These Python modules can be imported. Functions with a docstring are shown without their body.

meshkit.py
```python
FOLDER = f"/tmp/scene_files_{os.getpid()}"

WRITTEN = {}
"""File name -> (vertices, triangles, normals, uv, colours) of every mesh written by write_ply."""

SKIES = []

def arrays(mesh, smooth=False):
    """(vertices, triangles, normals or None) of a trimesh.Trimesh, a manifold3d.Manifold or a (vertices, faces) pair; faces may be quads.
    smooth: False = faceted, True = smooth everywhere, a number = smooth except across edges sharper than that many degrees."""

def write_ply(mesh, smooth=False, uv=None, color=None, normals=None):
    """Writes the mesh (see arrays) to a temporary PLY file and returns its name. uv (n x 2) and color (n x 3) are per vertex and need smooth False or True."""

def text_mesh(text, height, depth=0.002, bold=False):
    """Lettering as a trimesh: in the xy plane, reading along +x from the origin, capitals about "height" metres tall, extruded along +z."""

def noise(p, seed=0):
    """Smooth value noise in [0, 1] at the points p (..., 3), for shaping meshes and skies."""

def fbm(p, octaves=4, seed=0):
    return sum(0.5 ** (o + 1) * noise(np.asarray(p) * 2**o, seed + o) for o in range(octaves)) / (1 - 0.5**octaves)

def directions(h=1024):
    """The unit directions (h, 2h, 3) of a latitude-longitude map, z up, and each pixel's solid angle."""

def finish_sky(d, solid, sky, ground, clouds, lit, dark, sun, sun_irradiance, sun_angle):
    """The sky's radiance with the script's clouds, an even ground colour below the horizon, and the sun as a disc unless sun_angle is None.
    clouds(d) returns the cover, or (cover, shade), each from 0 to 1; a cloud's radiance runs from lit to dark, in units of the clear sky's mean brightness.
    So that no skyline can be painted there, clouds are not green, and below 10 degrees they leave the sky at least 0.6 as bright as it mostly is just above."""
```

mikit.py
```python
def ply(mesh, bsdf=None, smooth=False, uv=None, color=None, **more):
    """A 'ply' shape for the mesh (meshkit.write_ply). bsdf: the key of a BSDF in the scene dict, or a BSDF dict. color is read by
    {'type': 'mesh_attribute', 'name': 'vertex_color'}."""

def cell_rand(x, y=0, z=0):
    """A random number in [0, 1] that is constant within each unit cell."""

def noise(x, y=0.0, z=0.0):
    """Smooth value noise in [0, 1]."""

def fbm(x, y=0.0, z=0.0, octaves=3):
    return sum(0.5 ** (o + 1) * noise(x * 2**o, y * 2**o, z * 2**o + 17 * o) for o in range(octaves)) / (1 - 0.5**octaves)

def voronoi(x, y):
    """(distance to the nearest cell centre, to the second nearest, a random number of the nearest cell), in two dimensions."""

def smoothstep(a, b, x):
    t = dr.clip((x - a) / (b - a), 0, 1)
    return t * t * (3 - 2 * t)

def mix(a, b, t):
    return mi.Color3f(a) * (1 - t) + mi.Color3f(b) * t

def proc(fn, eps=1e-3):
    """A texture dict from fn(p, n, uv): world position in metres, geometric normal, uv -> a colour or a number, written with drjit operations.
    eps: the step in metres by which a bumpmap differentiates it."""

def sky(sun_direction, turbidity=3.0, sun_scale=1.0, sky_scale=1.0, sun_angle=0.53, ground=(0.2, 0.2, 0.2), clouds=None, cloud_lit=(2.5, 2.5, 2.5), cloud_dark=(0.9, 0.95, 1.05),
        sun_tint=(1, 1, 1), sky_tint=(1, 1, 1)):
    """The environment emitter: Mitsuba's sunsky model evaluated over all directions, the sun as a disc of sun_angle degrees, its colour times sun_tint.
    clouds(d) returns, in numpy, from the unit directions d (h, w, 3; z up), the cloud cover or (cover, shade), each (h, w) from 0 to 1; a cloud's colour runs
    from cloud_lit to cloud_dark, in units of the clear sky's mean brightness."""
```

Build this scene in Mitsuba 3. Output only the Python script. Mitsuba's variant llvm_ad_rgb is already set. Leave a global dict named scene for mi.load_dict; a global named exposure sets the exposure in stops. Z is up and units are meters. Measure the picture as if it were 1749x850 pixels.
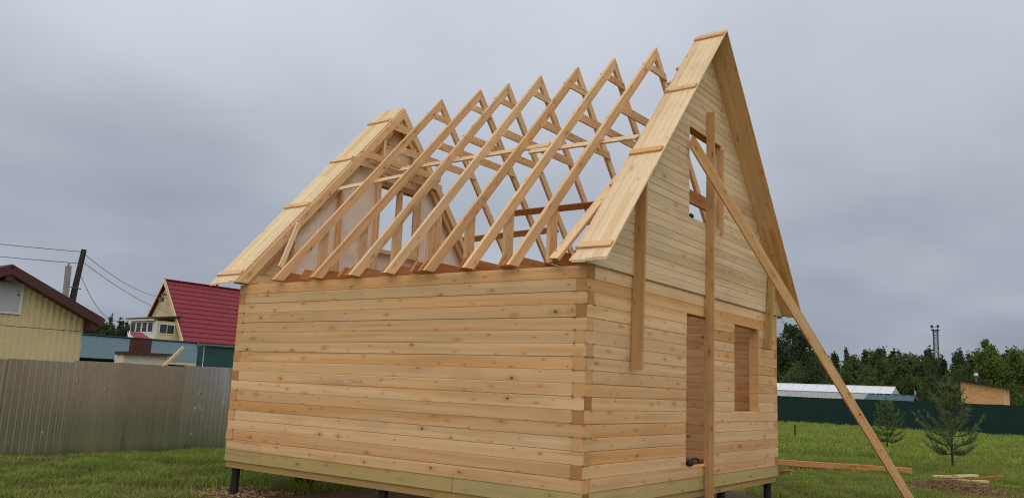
import math
import numpy as np, trimesh, drjit as dr, mitsuba as mi, mikit, meshkit
from mikit import noise, fbm, cell_rand, smoothstep, mix, voronoi

scene, labels = {}, {}
rng = np.random.default_rng(7)

# ------------------------------------------------------------------ camera, sky, exposure
C = np.array([-7.55483, -4.55368, 1.0415])
RIGHT = np.array([0.58722917, -0.80830487, 0.04248702])
DOWN = np.array([0.15734092, 0.06250301, -0.98556441])
FWD = np.array([0.79398094, 0.58543712, 0.16388303])
M = np.eye(4)
M[:3, 0], M[:3, 1], M[:3, 2], M[:3, 3] = -RIGHT, -DOWN, FWD, C
scene['camera'] = {'type': 'perspective', 'fov': 2 * math.degrees(math.atan(874.5 / 1421.76)), 'fov_axis': 'x', 'near_clip': 0.05, 'far_clip': 3000.0, 'to_world': mi.ScalarTransform4f(M.tolist())}


def cloud_deck(d):
    """An even overcast: brightest overhead, thin darker and lighter banks in perspective."""
    z = np.clip(d[..., 2], 0.02, 1)
    q = np.stack([d[..., 0] / (z + 0.22), d[..., 1] / (z + 0.22), 0 * z], -1)
    big = meshkit.fbm(q * 1.1 + 3.7, 4, 3)
    mid = meshkit.fbm(q * np.array([2.6, 3.4, 1]) + 9.1, 5, 11)
    shade = 0.93 - 0.78 * np.clip(z, 0, 1) + 0.38 * (big - 0.5) + 0.20 * (mid - 0.5)
    return np.ones_like(z), np.clip(shade, 0, 1)


scene['sky'] = mikit.sky((-0.55, -0.42, 0.72), turbidity=3.0, sun_scale=0.17, sky_scale=0.9, sun_angle=90, clouds=cloud_deck, cloud_lit=(2.30, 2.40, 2.56), cloud_dark=(0.545, 0.635, 0.80), ground=(0.12, 0.12, 0.08), sun_tint=(1.0, 0.96, 0.9))
exposure = 2.55

# ------------------------------------------------------------------ helpers
USED = {}


def numbered(key):
    n = USED.get(key, -1) + 1
    USED[key] = n
    return key if n == 0 else f'{key}_{n:03d}'


def obj(name, shape, bsdf, parent=None, smooth=False, color=None, **tag):
    key = numbered((parent + '__' if parent else '') + name)
    uv = None
    if isinstance(shape, tuple) and len(shape) == 3:
        v, f, uv = shape
    elif isinstance(shape, tuple):
        v, f = shape
    else:
        v, f = shape, None
    mesh = v if f is None else trimesh.Trimesh(np.asarray(v, float), np.asarray(f, int), process=False)
    scene[key] = mikit.ply(mesh, bsdf, smooth=smooth, uv=uv, color=color)
    if tag:
        labels[key] = tag
    return key


def thing(name, label, category, group=None, parent=None):
    key = numbered((parent + '__' if parent else '') + name)
    if parent is None:
        labels[key] = {'label': label, 'category': category}
        if group:
            labels[key]['group'] = group
    elif label:
        labels[key] = {'label': label}
    return key


BOARD = [0]


def solid(polys, ldir, wood=True):
    """Flat polygons (outward) -> vertices, triangles, uv: u runs along the grain, v across; end grain has u > 500; every board its own v band."""
    BOARD[0] += 1
    b = BOARD[0]
    ldir = np.asarray(ldir, float) / np.linalg.norm(ldir)
    V, F, UV, at = [], [], [], 0
    for k, p in enumerate(polys):
        p = np.asarray(p, float)
        n = np.zeros(3)
        for i in range(len(p)):
            n += np.cross(p[i] - p[0], p[(i + 1) % len(p)] - p[0])
        n /= np.linalg.norm(n) + 1e-12
        if abs(n @ ldir) > 0.75:
            a = np.cross(n, [0, 0, 1.0] if abs(n[2]) < 0.9 else [1.0, 0, 0])
            a /= np.linalg.norm(a)
            c = np.cross(n, a)
            u, w = p @ a, p @ c
            u, w = 600 + u - u.min(), w - w.min() + 0.5
        else:
            w_ = np.cross(n, ldir)
            w_ /= np.linalg.norm(w_)
            u, w = p @ ldir, p @ w_
            w = w - w.min() + (0.24 * k) % 1.68
        V.append(p)
        UV.append(np.stack([u, np.clip(w, 0, 1.98) + 2.0 * b], 1))
        F += [[at, at + i, at + i + 1] for i in range(1, len(p) - 1)]
        at += len(p)
    return np.vstack(V), np.array(F), np.vstack(UV)


def prism(pts, ext, ldir):
    pts, ext = np.asarray(pts, float), np.asarray(ext, float)
    n = np.zeros(3)
    for i in range(1, len(pts) - 1):
        n += np.cross(pts[i] - pts[0], pts[i + 1] - pts[0])
    if n @ ext > 0:
        pts = pts[::-1]
    q = pts + ext
    polys = [pts, q[::-1]]
    for i in range(len(pts)):
        j = (i + 1) % len(pts)
        polys.append(np.array([pts[j], pts[i], q[i], q[j]]))
    return solid(polys, ldir)


def board(a, b, w, t, wdir, ch=0.0):
    a, b = np.asarray(a, float), np.asarray(b, float)
    l = (b - a) / np.linalg.norm(b - a)
    wd = np.asarray(wdir, float) - (np.asarray(wdir, float) @ l) * l
    wd /= np.linalg.norm(wd)
    td = np.cross(l, wd)
    if ch:
        s = [(-w / 2 + ch, -t / 2), (w / 2 - ch, -t / 2), (w / 2, -t / 2 + ch), (w / 2, t / 2 - ch), (w / 2 - ch, t / 2), (-w / 2 + ch, t / 2), (-w / 2, t / 2 - ch), (-w / 2, -t / 2 + ch)]
    else:
        s = [(-w / 2, -t / 2), (w / 2, -t / 2), (w / 2, t / 2), (-w / 2, t / 2)]
    return prism([a + x * wd + y * td for x, y in s], b - a, l)


def box(x0, x1, y0, y1, z0, z1, ldir=None):
    d = np.array([x1 - x0, y1 - y0, z1 - z0])
    ld = np.eye(3)[int(np.argmax(d))] if ldir is None else ldir
    return prism([(x0, y0, z0), (x1, y0, z0), (x1, y1, z0), (x0, y1, z0)], (0, 0, z1 - z0), ld)


def join(parts):
    V, F, at = [], [], 0
    UV = []
    for p in parts:
        V.append(p[0]); F.append(np.asarray(p[1]) + at); at += len(p[0])
        UV.append(p[2] if len(p) > 2 else np.zeros((len(p[0]), 2)))
    return np.vstack(V), np.vstack(F), np.vstack(UV)


def tube(pts, rad, sides=8, cap=True):
    p = np.asarray(pts, float)
    r = np.broadcast_to(np.asarray(rad, float), (len(p),))
    t = np.gradient(p, axis=0)
    t /= np.linalg.norm(t, axis=1, keepdims=True)
    ref = np.where(np.abs(t[:, 2:]) < 0.9, [0, 0, 1.0], [1.0, 0, 0])
    a = np.cross(t, ref); a /= np.linalg.norm(a, axis=1, keepdims=True)
    b = np.cross(t, a)
    ang = np.arange(sides) * 2 * np.pi / sides
    v = (p[:, None] + r[:, None, None] * (np.cos(ang)[None, :, None] * a[:, None] + np.sin(ang)[None, :, None] * b[:, None])).reshape(-1, 3)
    f = []
    for i in range(len(p) - 1):
        for j in range(sides):
            k = (j + 1) % sides
            f += [[i * sides + j, (i + 1) * sides + k, i * sides + k], [i * sides + j, (i + 1) * sides + j, (i + 1) * sides + k]]
    if cap:
        n = len(v)
        v = np.vstack([v, p[0], p[-1]])
        for j in range(sides):
            k = (j + 1) % sides
            f += [[n, j, k], [n + 1, (len(p) - 1) * sides + k, (len(p) - 1) * sides + j]]
    return v, np.array(f)


# ------------------------------------------------------------------ materials
def wood_fn(pale, warm, deep, knot=1.0, warmth=0.5, grey=0.0, knot_gap=0.36, detail=1.0):
    def fn(p, n, uv):
        u0, v0 = mi.Float(uv.x), mi.Float(uv.y)
        bid = dr.floor(v0 * 0.5)
        v = v0 - 2 * bid
        end = u0 > 500
        r1, r2, r3 = cell_rand(bid, 3, 1), cell_rand(bid, 5, 2), cell_rand(bid, 9, 4)
        u = u0 + r1 * 31.0
        # knots, one per cell along the board and per face band
        cu, cv = u / knot_gap, v / 0.24
        iu, iv = dr.floor(cu), dr.floor(cv)
        kx = (iu + 0.2 + 0.6 * cell_rand(iu, bid, iv)) * knot_gap
        ky = (iv + 0.06 + 0.5 * cell_rand(iu, bid, iv + 50)) * 0.24
        size = 0.0055 + 0.013 * dr.power(cell_rand(iu, bid, iv + 100), 3.0)
        has = dr.select(cell_rand(iu, bid, iv + 150) < 0.72 * knot * (0.6 + 0.6 * r2), 1.0, 0.0)
        du, dv = u - kx, v - ky
        d = dr.sqrt(dr.square(du * 0.72) + dr.square(dv))
        kn = has * (1 - smoothstep(size * 0.75, size * 1.15, d))
        halo = has * (1 - smoothstep(size, size * 3.2, dr.sqrt(dr.square(du * 0.38) + dr.square(dv))))
        bend = has * dr.exp(-dr.square(du / 0.09)) * dv * dr.exp(-dr.square(dv / 0.03)) * 0.7
        w = v + bend
        streak = fbm(u * 0.45 + r2 * 19, w * 15, bid * 1.7, 3)
        fine = noise(u * 2.2, w * 42, bid) - 0.5
        ring = noise(u * 0.7, w * 27 + r3 * 11, bid + 3.0) - 0.5
        heart = smoothstep(0.5, 0.72, streak + 0.30 * (r2 - 0.5))
        c = mix(pale, warm, dr.clip(warmth * (0.25 + 0.95 * r1) + 0.55 * heart - 0.1, 0, 1))
        c = c * (1.0 + 0.16 * (r3 - 0.5) + detail * (0.06 * fine + 0.19 * ring))
        c = mix(c, c * mi.Color3f(0.80, 0.66, 0.52), 0.6 * halo)
        kr = cell_rand(iu, bid, iv + 200)
        c = mix(c, mix(mi.Color3f(deep) * 2.8, deep, kr), kn * (0.25 + 0.7 * kr))
        c0 = mi.Color3f(pale) * (0.86 + 0.2 * r1)
        dirt = fbm(p.x * 1.3, p.y * 1.3, p.z * 2.1, 3)
        c = c * (1 - 0.09 * smoothstep(0.5, 0.8, dirt))
        stain = dr.exp(-dr.square((p.y - 3.55) / 0.55)) * dr.exp(-dr.square((p.z - 1.02) / 0.045)) * smoothstep(0.3, 0.65, noise(p.y * 7, p.z * 60))
        c = mix(c, mi.Color3f(0.30, 0.28, 0.27), 0.5 * stain * dr.select(p.x < 0.02, 1.0, 0.0))
        if grey:
            c = mix(c, mi.Color3f(0.41, 0.375, 0.165), grey * smoothstep(0.25, 0.75, fbm(u * 0.6, w * 5, bid, 3) + 0.2))
        # end grain
        a, b = u0 - 600 - 0.03 - 0.08 * r1, v - 0.5 - 0.05 - 0.05 * r2
        rad = dr.sqrt(a * a + b * b) + 0.006 * noise(a * 40, b * 40, bid)
        rings = 0.5 + 0.5 * dr.sin(rad * 900)
        e = mix(warm, mi.Color3f(warm) * mi.Color3f(0.58, 0.42, 0.30), dr.clip(1.35 * dr.power(r3, 3.2) + 0.25 * (rings - 0.5) + 0.35 * (noise(a * 50, b * 50, bid) - 0.5), 0, 1))
        e = mix(e, c0, 0.2)
        return dr.select(end, e, c)
    return fn


def wood_mat(name, rough=0.62, **k):
    scene[name] = {'type': 'twosided', 'bsdf': {'type': 'diffuse', 'reflectance': mikit.proc(wood_fn(**k))}}


wood_mat('pine_log', pale=(0.79, 0.555, 0.33), warm=(0.70, 0.385, 0.17), deep=(0.13, 0.05, 0.02), warmth=0.55)
wood_mat('pine_pale', pale=(0.77, 0.60, 0.40), warm=(0.62, 0.44, 0.25), deep=(0.22, 0.10, 0.045), warmth=0.3, knot=0.8, knot_gap=0.42)
wood_mat('pine_verge', pale=(0.80, 0.65, 0.44), warm=(0.70, 0.50, 0.29), deep=(0.22, 0.10, 0.045), warmth=0.35, knot=0.5, knot_gap=0.5, detail=0.3)
wood_mat('pine_brown', pale=(0.60, 0.385, 0.20), warm=(0.52, 0.285, 0.125), deep=(0.10, 0.04, 0.02), warmth=0.6, knot_gap=0.3)
wood_mat('pine_frame', pale=(0.78, 0.57, 0.35), warm=(0.68, 0.41, 0.20), deep=(0.13, 0.05, 0.02), warmth=0.7, knot_gap=0.3)
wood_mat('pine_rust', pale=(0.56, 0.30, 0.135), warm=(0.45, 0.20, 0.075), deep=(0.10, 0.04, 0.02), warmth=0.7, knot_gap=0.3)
wood_mat('treated_wood', pale=(0.54, 0.425, 0.20), warm=(0.46, 0.29, 0.115), deep=(0.08, 0.05, 0.02), warmth=0.7, grey=0.35, knot_gap=0.27)

wood_mat('bearer_wood', pale=(0.52, 0.36, 0.16), warm=(0.42, 0.235, 0.09), deep=(0.08, 0.05, 0.02), warmth=0.7, grey=0.25, knot_gap=0.3)


def principled(name, color, rough=0.6, spec=0.3, metallic=0.0, two=True, bump=None):
    base = {'type': 'rgb', 'value': list(color)} if not callable(color) else mikit.proc(color)
    b = {'type': 'principled', 'base_color': base, 'roughness': rough, 'specular': spec, 'metallic': metallic}
    if bump:
        b = {'type': 'bumpmap', 'arbitrary': mikit.proc(bump[0]), 'scale': bump[1], 'bsdf': b}
    scene[name] = {'type': 'twosided', 'bsdf': b} if two else b


def speckled(c, amt=0.12, f=3.0):
    c = tuple(c)
    def fn(p, n, uv):
        k = fbm(p.x * f, p.y * f, p.z * f, 4)
        return mi.Color3f(c) * (1 - amt + 2 * amt * k)
    return fn


def fence_fn(p, n, uv):
    """Weathered zinc: sheets of slightly different grey, thin rain streaks, rust freckles and splashed dirt at the foot."""
    x, z = p.x, p.z
    col = dr.floor(x / 1.12)
    sheet = cell_rand(col, 2, 7)
    streak = fbm(x * 9, z * 0.5, 3.0, 4)
    c = mix((0.52, 0.53, 0.53), (0.59, 0.60, 0.60), sheet)
    film = fbm(x * 1.1, z * 0.9, 8.0, 4)
    c = mix(c, (0.40, 0.35, 0.30), 0.32 * smoothstep(0.25, 0.75, film) * (0.3 + 0.7 * streak))
    c = mix(c, (0.22, 0.20, 0.16), 0.6 * smoothstep(-0.25, -0.6, z + 0.25 * (streak - 0.5)))
    c = c * (0.84 + 0.30 * streak)
    spot = smoothstep(0.70, 0.78, noise(x * 9, z * 9, 2.0))
    return mix(c, (0.34, 0.25, 0.17), 0.07 * spot)


scene['zinc'] = {'type': 'twosided', 'bsdf': {'type': 'principled', 'base_color': mikit.proc(fence_fn), 'roughness': 0.24, 'metallic': 0.9, 'specular': 0.4}}
principled('green_paint', speckled((0.006, 0.030, 0.026), 0.15, 0.8), 0.5)
principled('teal_paint', speckled((0.045, 0.098, 0.115), 0.14, 1.3), 0.5)
principled('dark_teal', speckled((0.02, 0.075, 0.08), 0.12, 1.3), 0.5)
principled('yellow_paint', speckled((0.58, 0.51, 0.30), 0.12, 1.2), 0.55)
principled('cream_paint', speckled((0.62, 0.54, 0.34), 0.08, 1.5), 0.6)
principled('white_paint', speckled((0.66, 0.66, 0.64), 0.06, 2.0), 0.5)
principled('hatch_paint', speckled((0.42, 0.46, 0.50), 0.05, 2.0), 0.5)
principled('brown_paint', speckled((0.075, 0.031, 0.025), 0.18, 3.0), 0.5)
principled('dark_brown', speckled((0.075, 0.032, 0.026), 0.18, 3.0), 0.55)
principled('red_roof', speckled((0.21, 0.022, 0.038), 0.10, 1.0), 0.5)
principled('black_metal', (0.016, 0.017, 0.019), 0.55)
principled('dark_wood', speckled((0.035, 0.028, 0.024), 0.3, 6.0), 0.8)
principled('grey_concrete', speckled((0.26, 0.255, 0.25), 0.2, 6.0), 0.85)
principled('grey_steel', (0.10, 0.105, 0.115), 0.5)
principled('wire_black', (0.05, 0.05, 0.055), 0.6)
principled('board_ochre', speckled((0.62, 0.36, 0.16), 0.14, 4.0), 0.75)
principled('bright_zinc', (0.62, 0.63, 0.64), 0.4, 0.5, 0.3)
principled('plastic_white', (0.74, 0.75, 0.76), 0.35, 0.4)
principled('flag_blue', (0.03, 0.07, 0.35), 0.7)
principled('flag_red', (0.45, 0.03, 0.03), 0.7)
principled('flag_white', (0.7, 0.7, 0.7), 0.7)
principled('brick_red', speckled((0.22, 0.06, 0.035), 0.3, 30.0), 0.85)
principled('jute', speckled((0.22, 0.13, 0.065), 0.2, 20.0), 0.9)
principled('bark', speckled((0.09, 0.065, 0.045), 0.35, 9.0), 0.9)
principled('dark_bark', speckled((0.05, 0.04, 0.032), 0.35, 9.0), 0.9)
scene['window_glass'] = {'type': 'principled', 'base_color': {'type': 'rgb', 'value': [0.02, 0.023, 0.026]}, 'roughness': 0.08, 'specular': 0.6}
scene['polycarbonate'] = {'type': 'twosided', 'bsdf': {'type': 'principled', 'base_color': {'type': 'rgb', 'value': [0.58, 0.61, 0.67]}, 'roughness': 0.6, 'specular': 0.5}}


def film_fn(p, n, uv):
    k = fbm(p.x * 2.2, p.y, p.z * 2.2, 4)
    return mix((0.80, 0.71, 0.63), (0.88, 0.81, 0.74), k)


def film_bump(p, n, uv):
    return noise(p.x * 3 + 2 * noise(p.z * 2, p.x), p.z * 5, 1.0) + 0.5 * noise(p.x * 11, p.z * 4, 5.0) + 0.35 * dr.abs(noise(p.x * 5 + p.z * 9, p.z * 2, 9.0) - 0.5)


scene['membrane'] = {'type': 'twosided', 'bsdf': {'type': 'bumpmap', 'arbitrary': mikit.proc(film_bump, 4e-3), 'scale': 0.022, 'bsdf': {'type': 'principled', 'base_color': mikit.proc(film_fn), 'roughness': 0.45, 'specular': 0.35}}}
for nm, tr in (('leaf', 0.9), ('grass_blade', 0.9), ('needle', 0.6), ('straw', 0.2)):
    scene[nm] = {'type': 'principledthin', 'base_color': {'type': 'mesh_attribute', 'name': 'vertex_color'}, 'roughness': 0.75, 'diff_trans': tr, 'spec_trans': 0.0, 'eta': 1.3}

GZ = -0.62


def dirt_amount(x, y, lib):
    """1 on bare soil (under the house and worn ground round it), 0 on turf."""
    pass


def ground_fn(p, n, uv):
    x, y = p.x, p.y
    k = fbm(x * 0.9, y * 0.9, 0, 4)
    f = fbm(x * 6, y * 6, 1.0, 3)
    dx = dr.maximum(dr.maximum(-0.3 - x, x - 6.2), 0)
    dy = dr.maximum(dr.maximum(-0.5 - y, y - 6.1), 0)
    d = dr.sqrt(dx * dx + dy * dy)
    bare = 1 - smoothstep(0.1, 1.5, d + 1.6 * (k - 0.5))
    patch = dr.sqrt(dr.square((x - 11.2) / 2.4) + dr.square((y - 1.75) / 0.9))
    bare = dr.maximum(bare, 0.8 * (1 - smoothstep(0.45, 1.15, patch + 1.1 * (k - 0.5))))
    soil = mix((0.045, 0.034, 0.024), (0.095, 0.072, 0.048), f)
    turf = mix((0.085, 0.10, 0.028), (0.135, 0.145, 0.045), f)
    turf = mix(turf, (0.12, 0.105, 0.05), 0.5 * smoothstep(0.55, 0.75, k))
    return mix(turf, soil, bare)


def ground_bump(p, n, uv):
    return fbm(p.x * 14, p.y * 14, 0, 3)


scene['soil'] = {'type': 'twosided', 'bsdf': {'type': 'bumpmap', 'arbitrary': mikit.proc(ground_bump, 5e-3), 'scale': 0.02, 'bsdf': {'type': 'principled', 'base_color': mikit.proc(ground_fn), 'roughness': 0.95, 'specular': 0.1}}}


def height(x, y):
    q = np.stack([np.asarray(x) * 0.35, np.asarray(y) * 0.35, 0 * np.asarray(x)], -1)
    q2 = np.stack([np.asarray(x) * 1.7, np.asarray(y) * 1.7, 0 * np.asarray(x) + 4], -1)
    return GZ + 0.10 * (meshkit.fbm(q, 3, 5) - 0.5) + 0.05 * (meshkit.fbm(q2, 2, 8) - 0.5)


# ------------------------------------------------------------------ ground
def axis_line(a, b, step, far):
    s = np.geomspace(step, far, 26).cumsum()
    s = s[s < far]
    s = np.append(s, far)
    return np.concatenate([(a - s)[::-1], np.arange(a, b + 1e-6, step), b + s])


gx, gy = axis_line(-4, 30, 0.25, 900.0), axis_line(-8, 18, 0.25, 900.0)
X, Y = np.meshgrid(gx, gy, indexing='ij')
Zg = height(X, Y)
nx, ny = X.shape
i, j = np.meshgrid(np.arange(nx - 1), np.arange(ny - 1), indexing='ij')
q = np.stack([i * ny + j, (i + 1) * ny + j, (i + 1) * ny + j + 1, i * ny + j + 1], -1).reshape(-1, 4)
gf = np.vstack([q[:, [0, 1, 2]], q[:, [0, 2, 3]]])
obj('ground', (np.stack([X, Y, Zg], -1).reshape(-1, 3), gf), 'soil', smooth=True, kind='structure', label='uneven meadow ground with bare soil under the timber house')

# ------------------------------------------------------------------ the timber house
W = L = 6.0
ROWS, PITCH = 17, 2.368 / 17
TOP = 2.368
K = 1.154
house = thing('timber_house', 'unfinished two storey pine timber house with open rafter roof on dark piles', 'house')


jg = np.random.default_rng(8)


def log_x(x0, x1, y, k, out, m='pine_log', par=None):
    """A log along x whose outer face lies at y; out = -1 or +1 gives the side of the outer face."""
    z0, z1, c, d = k * PITCH + jg.uniform(0, 0.0016), (k + 1) * PITCH - jg.uniform(0.0006, 0.0022), jg.uniform(0.0035, 0.0065), 0.145
    s = [(0, z0 + c), (c, z0), (d - c, z0), (d, z0 + c), (d, z1 - c), (d - c, z1), (c, z1), (0, z1 - c)]
    pts = [(x0, y - out * a, z) for a, z in s]
    return obj('log', prism(pts, (x1 - x0, 0, 0), (1, 0, 0)), m, par)


def log_y(y0, y1, x, k, out, m='pine_log', par=None):
    z0, z1, c, d = k * PITCH + jg.uniform(0, 0.0016), (k + 1) * PITCH - jg.uniform(0.0006, 0.0022), jg.uniform(0.0035, 0.0065), 0.145
    s = [(0, z0 + c), (c, z0), (d - c, z0), (d, z0 + c), (d, z1 - c), (d - c, z1), (c, z1), (0, z1 - c)]
    pts = [(x - out * a, y0, z) for a, z in s]
    return obj('log', prism(pts, (0, y1 - y0, 0), (0, 1, 0)), m, par)


side = thing('side_wall', 'long windowless log wall', None, parent=house)
rear = thing('rear_wall', None, None, parent=house)
front = thing('front_wall', 'log wall with a doorway and a window opening', None, parent=house)
back = thing('back_wall', None, None, parent=house)
DOOR, WIN = (2.51, 3.42, 0.155, 2.10), (4.16, 5.15, 0.865, 2.10)
jr = np.random.default_rng(3)
for k in range(ROWS):
    even = k % 2 == 0
    j1, j2, j3, j4 = jr.normal(0, 0.0045, 4)
    js, jf = jr.normal(0, 0.0018, 2)
    a, b = (0.0, 6.0) if even else (0.1465, 5.8535)
    log_y(a + j1 - (0.004 if even else 0), b + j2, js, k, -1, par=side)
    log_y(a, b, 6.0, k, 1, par=rear)
    a, b = (0.1465, 5.8535) if even else (0.0 + j3 - 0.004, 6.0 + j4)
    log_x(a, b, 6.0, k, 1, par=back)
    zc = (k + 0.5) * PITCH
    cuts = [o for o in (DOOR, WIN) if o[2] < zc < o[3]]
    x = a
    for o in cuts:
        log_x(x, o[0] + jr.normal(0, 0.002), jf, k, -1, par=front)
        x = o[1] + jr.normal(0, 0.002)
    log_x(x, b, jf, k, -1, par=front)
tg = np.random.default_rng(19)
tp, td = [], []
for k in range(1, ROWS):
    for (cx, cy) in ((-0.002, 0.145), (0.145, -0.002), (-0.002, 0.0), (-0.002, 5.855)):
        m = int(tg.integers(0, 26))
        p_ = np.array([cx, cy, k * PITCH]) + tg.normal(0, 1, (m, 3)) * [0.004, 0.016, 0.010] if cx < 0.1 else np.array([cx, cy, k * PITCH]) + tg.normal(0, 1, (m, 3)) * [0.016, 0.004, 0.010]
        tp.append(p_)
tp = np.vstack(tp)
td = tg.normal(0, 1, tp.shape); td /= np.linalg.norm(td, axis=1, keepdims=True)
ts_ = np.cross(td, tg.normal(0, 1, tp.shape)); ts_ /= np.linalg.norm(ts_, axis=1, keepdims=True)
tv = np.stack([tp - td * 0.014, tp + ts_ * 0.004, tp + td * 0.014], 1).reshape(-1, 3)
obj('packing_fibre', (tv, np.arange(len(tv)).reshape(-1, 3)), 'jute', house, kind='stuff')
# sill beams: a treated timber under the logs and a narrower bearer below it
for (x0, x1, y0, y1) in ((0.004, 0.145, 0.0, 1.72), (0.003, 0.145, 1.726, 5.18), (0.005, 0.145, 5.186, 6.0)):
    obj('sill_beam', box(x0, x1, y0, y1, -0.158, -0.0015), 'treated_wood', house)
for (x0, x1) in ((0.148, 2.95), (2.956, 5.99)):
    obj('sill_beam', box(x0, x1, 0.004, 0.145, -0.158, -0.0015), 'treated_wood', house)
obj('sill_beam', box(5.86, 5.995, 0.148, 5.85, -0.158, -0.0015), 'treated_wood', house)
obj('sill_beam', box(0.148, 5.99, 5.855, 5.995, -0.158, -0.0015), 'treated_wood', house)
for b_ in (box(0.028, 0.17, 0.02, 5.98, -0.252, -0.162), box(0.173, 5.98, 0.03, 0.17, -0.253, -0.162), box(5.84, 5.98, 0.173, 5.8, -0.252, -0.162), box(0.173, 5.98, 5.82, 5.97, -0.253, -0.162), box(2.93, 3.07, 0.18, 5.8, -0.252, -0.162)):
    obj('bearer', b_, 'bearer_wood', house)
for y in np.arange(0.6, 5.7, 0.6):
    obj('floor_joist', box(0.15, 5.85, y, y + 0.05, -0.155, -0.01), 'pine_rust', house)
for (x, y) in ((0.11, 0.14), (0.11, 2.9), (0.12, 5.86), (2.05, 0.12), (3.95, 0.12), (5.84, 0.12), (3.0, 2.0), (3.0, 3.95), (3.0, 5.86), (5.86, 2.0), (5.86, 3.95), (5.86, 5.86)):
    pl = obj('pile', tube([(x, y, GZ - 0.35), (x, y, -0.262)], 0.057, 16), 'black_metal', house, smooth=40)
    obj('head_plate', box(x - 0.1, x + 0.1, y - 0.1, y + 0.1, -0.262, -0.254), 'black_metal', pl)


SINK = 0.0165


def zo(x, drop=0.0):
    return 6.117 - drop - abs(x - 3.0) * K


# --- trusses
EAVE = 2.385


def rafter_poly(s, drop=0.042, depth=0.122, y=0.0, foot=EAVE):
    """Rafter outline in the xz plane; s=-1 the left slope, +1 the right one."""
    k_ = K - SINK * y / 3.23
    vd = depth * math.hypot(1, k_)
    top = 6.117 - drop - SINK * y
    tip = (top - foot) / k_
    inn = (top - vd - foot) / k_
    pts = [(-tip, foot), (0, top), (0, top - vd), (-inn, foot)]
    return [(3.0 + (px if s < 0 else -px), pz) for px, pz in pts]


def xz_prism(poly, y0, y1, ldir):
    return prism([(x, y0, z) for x, z in poly], (0, y1 - y0, 0), ldir)


TR = (0.73, 1.43, 2.075, 2.785, 3.43, 4.03, 4.90)
FOOT = (0.16, 0.10, 0.075, 0.01, 0.0, 0.12, 0.06)


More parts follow.
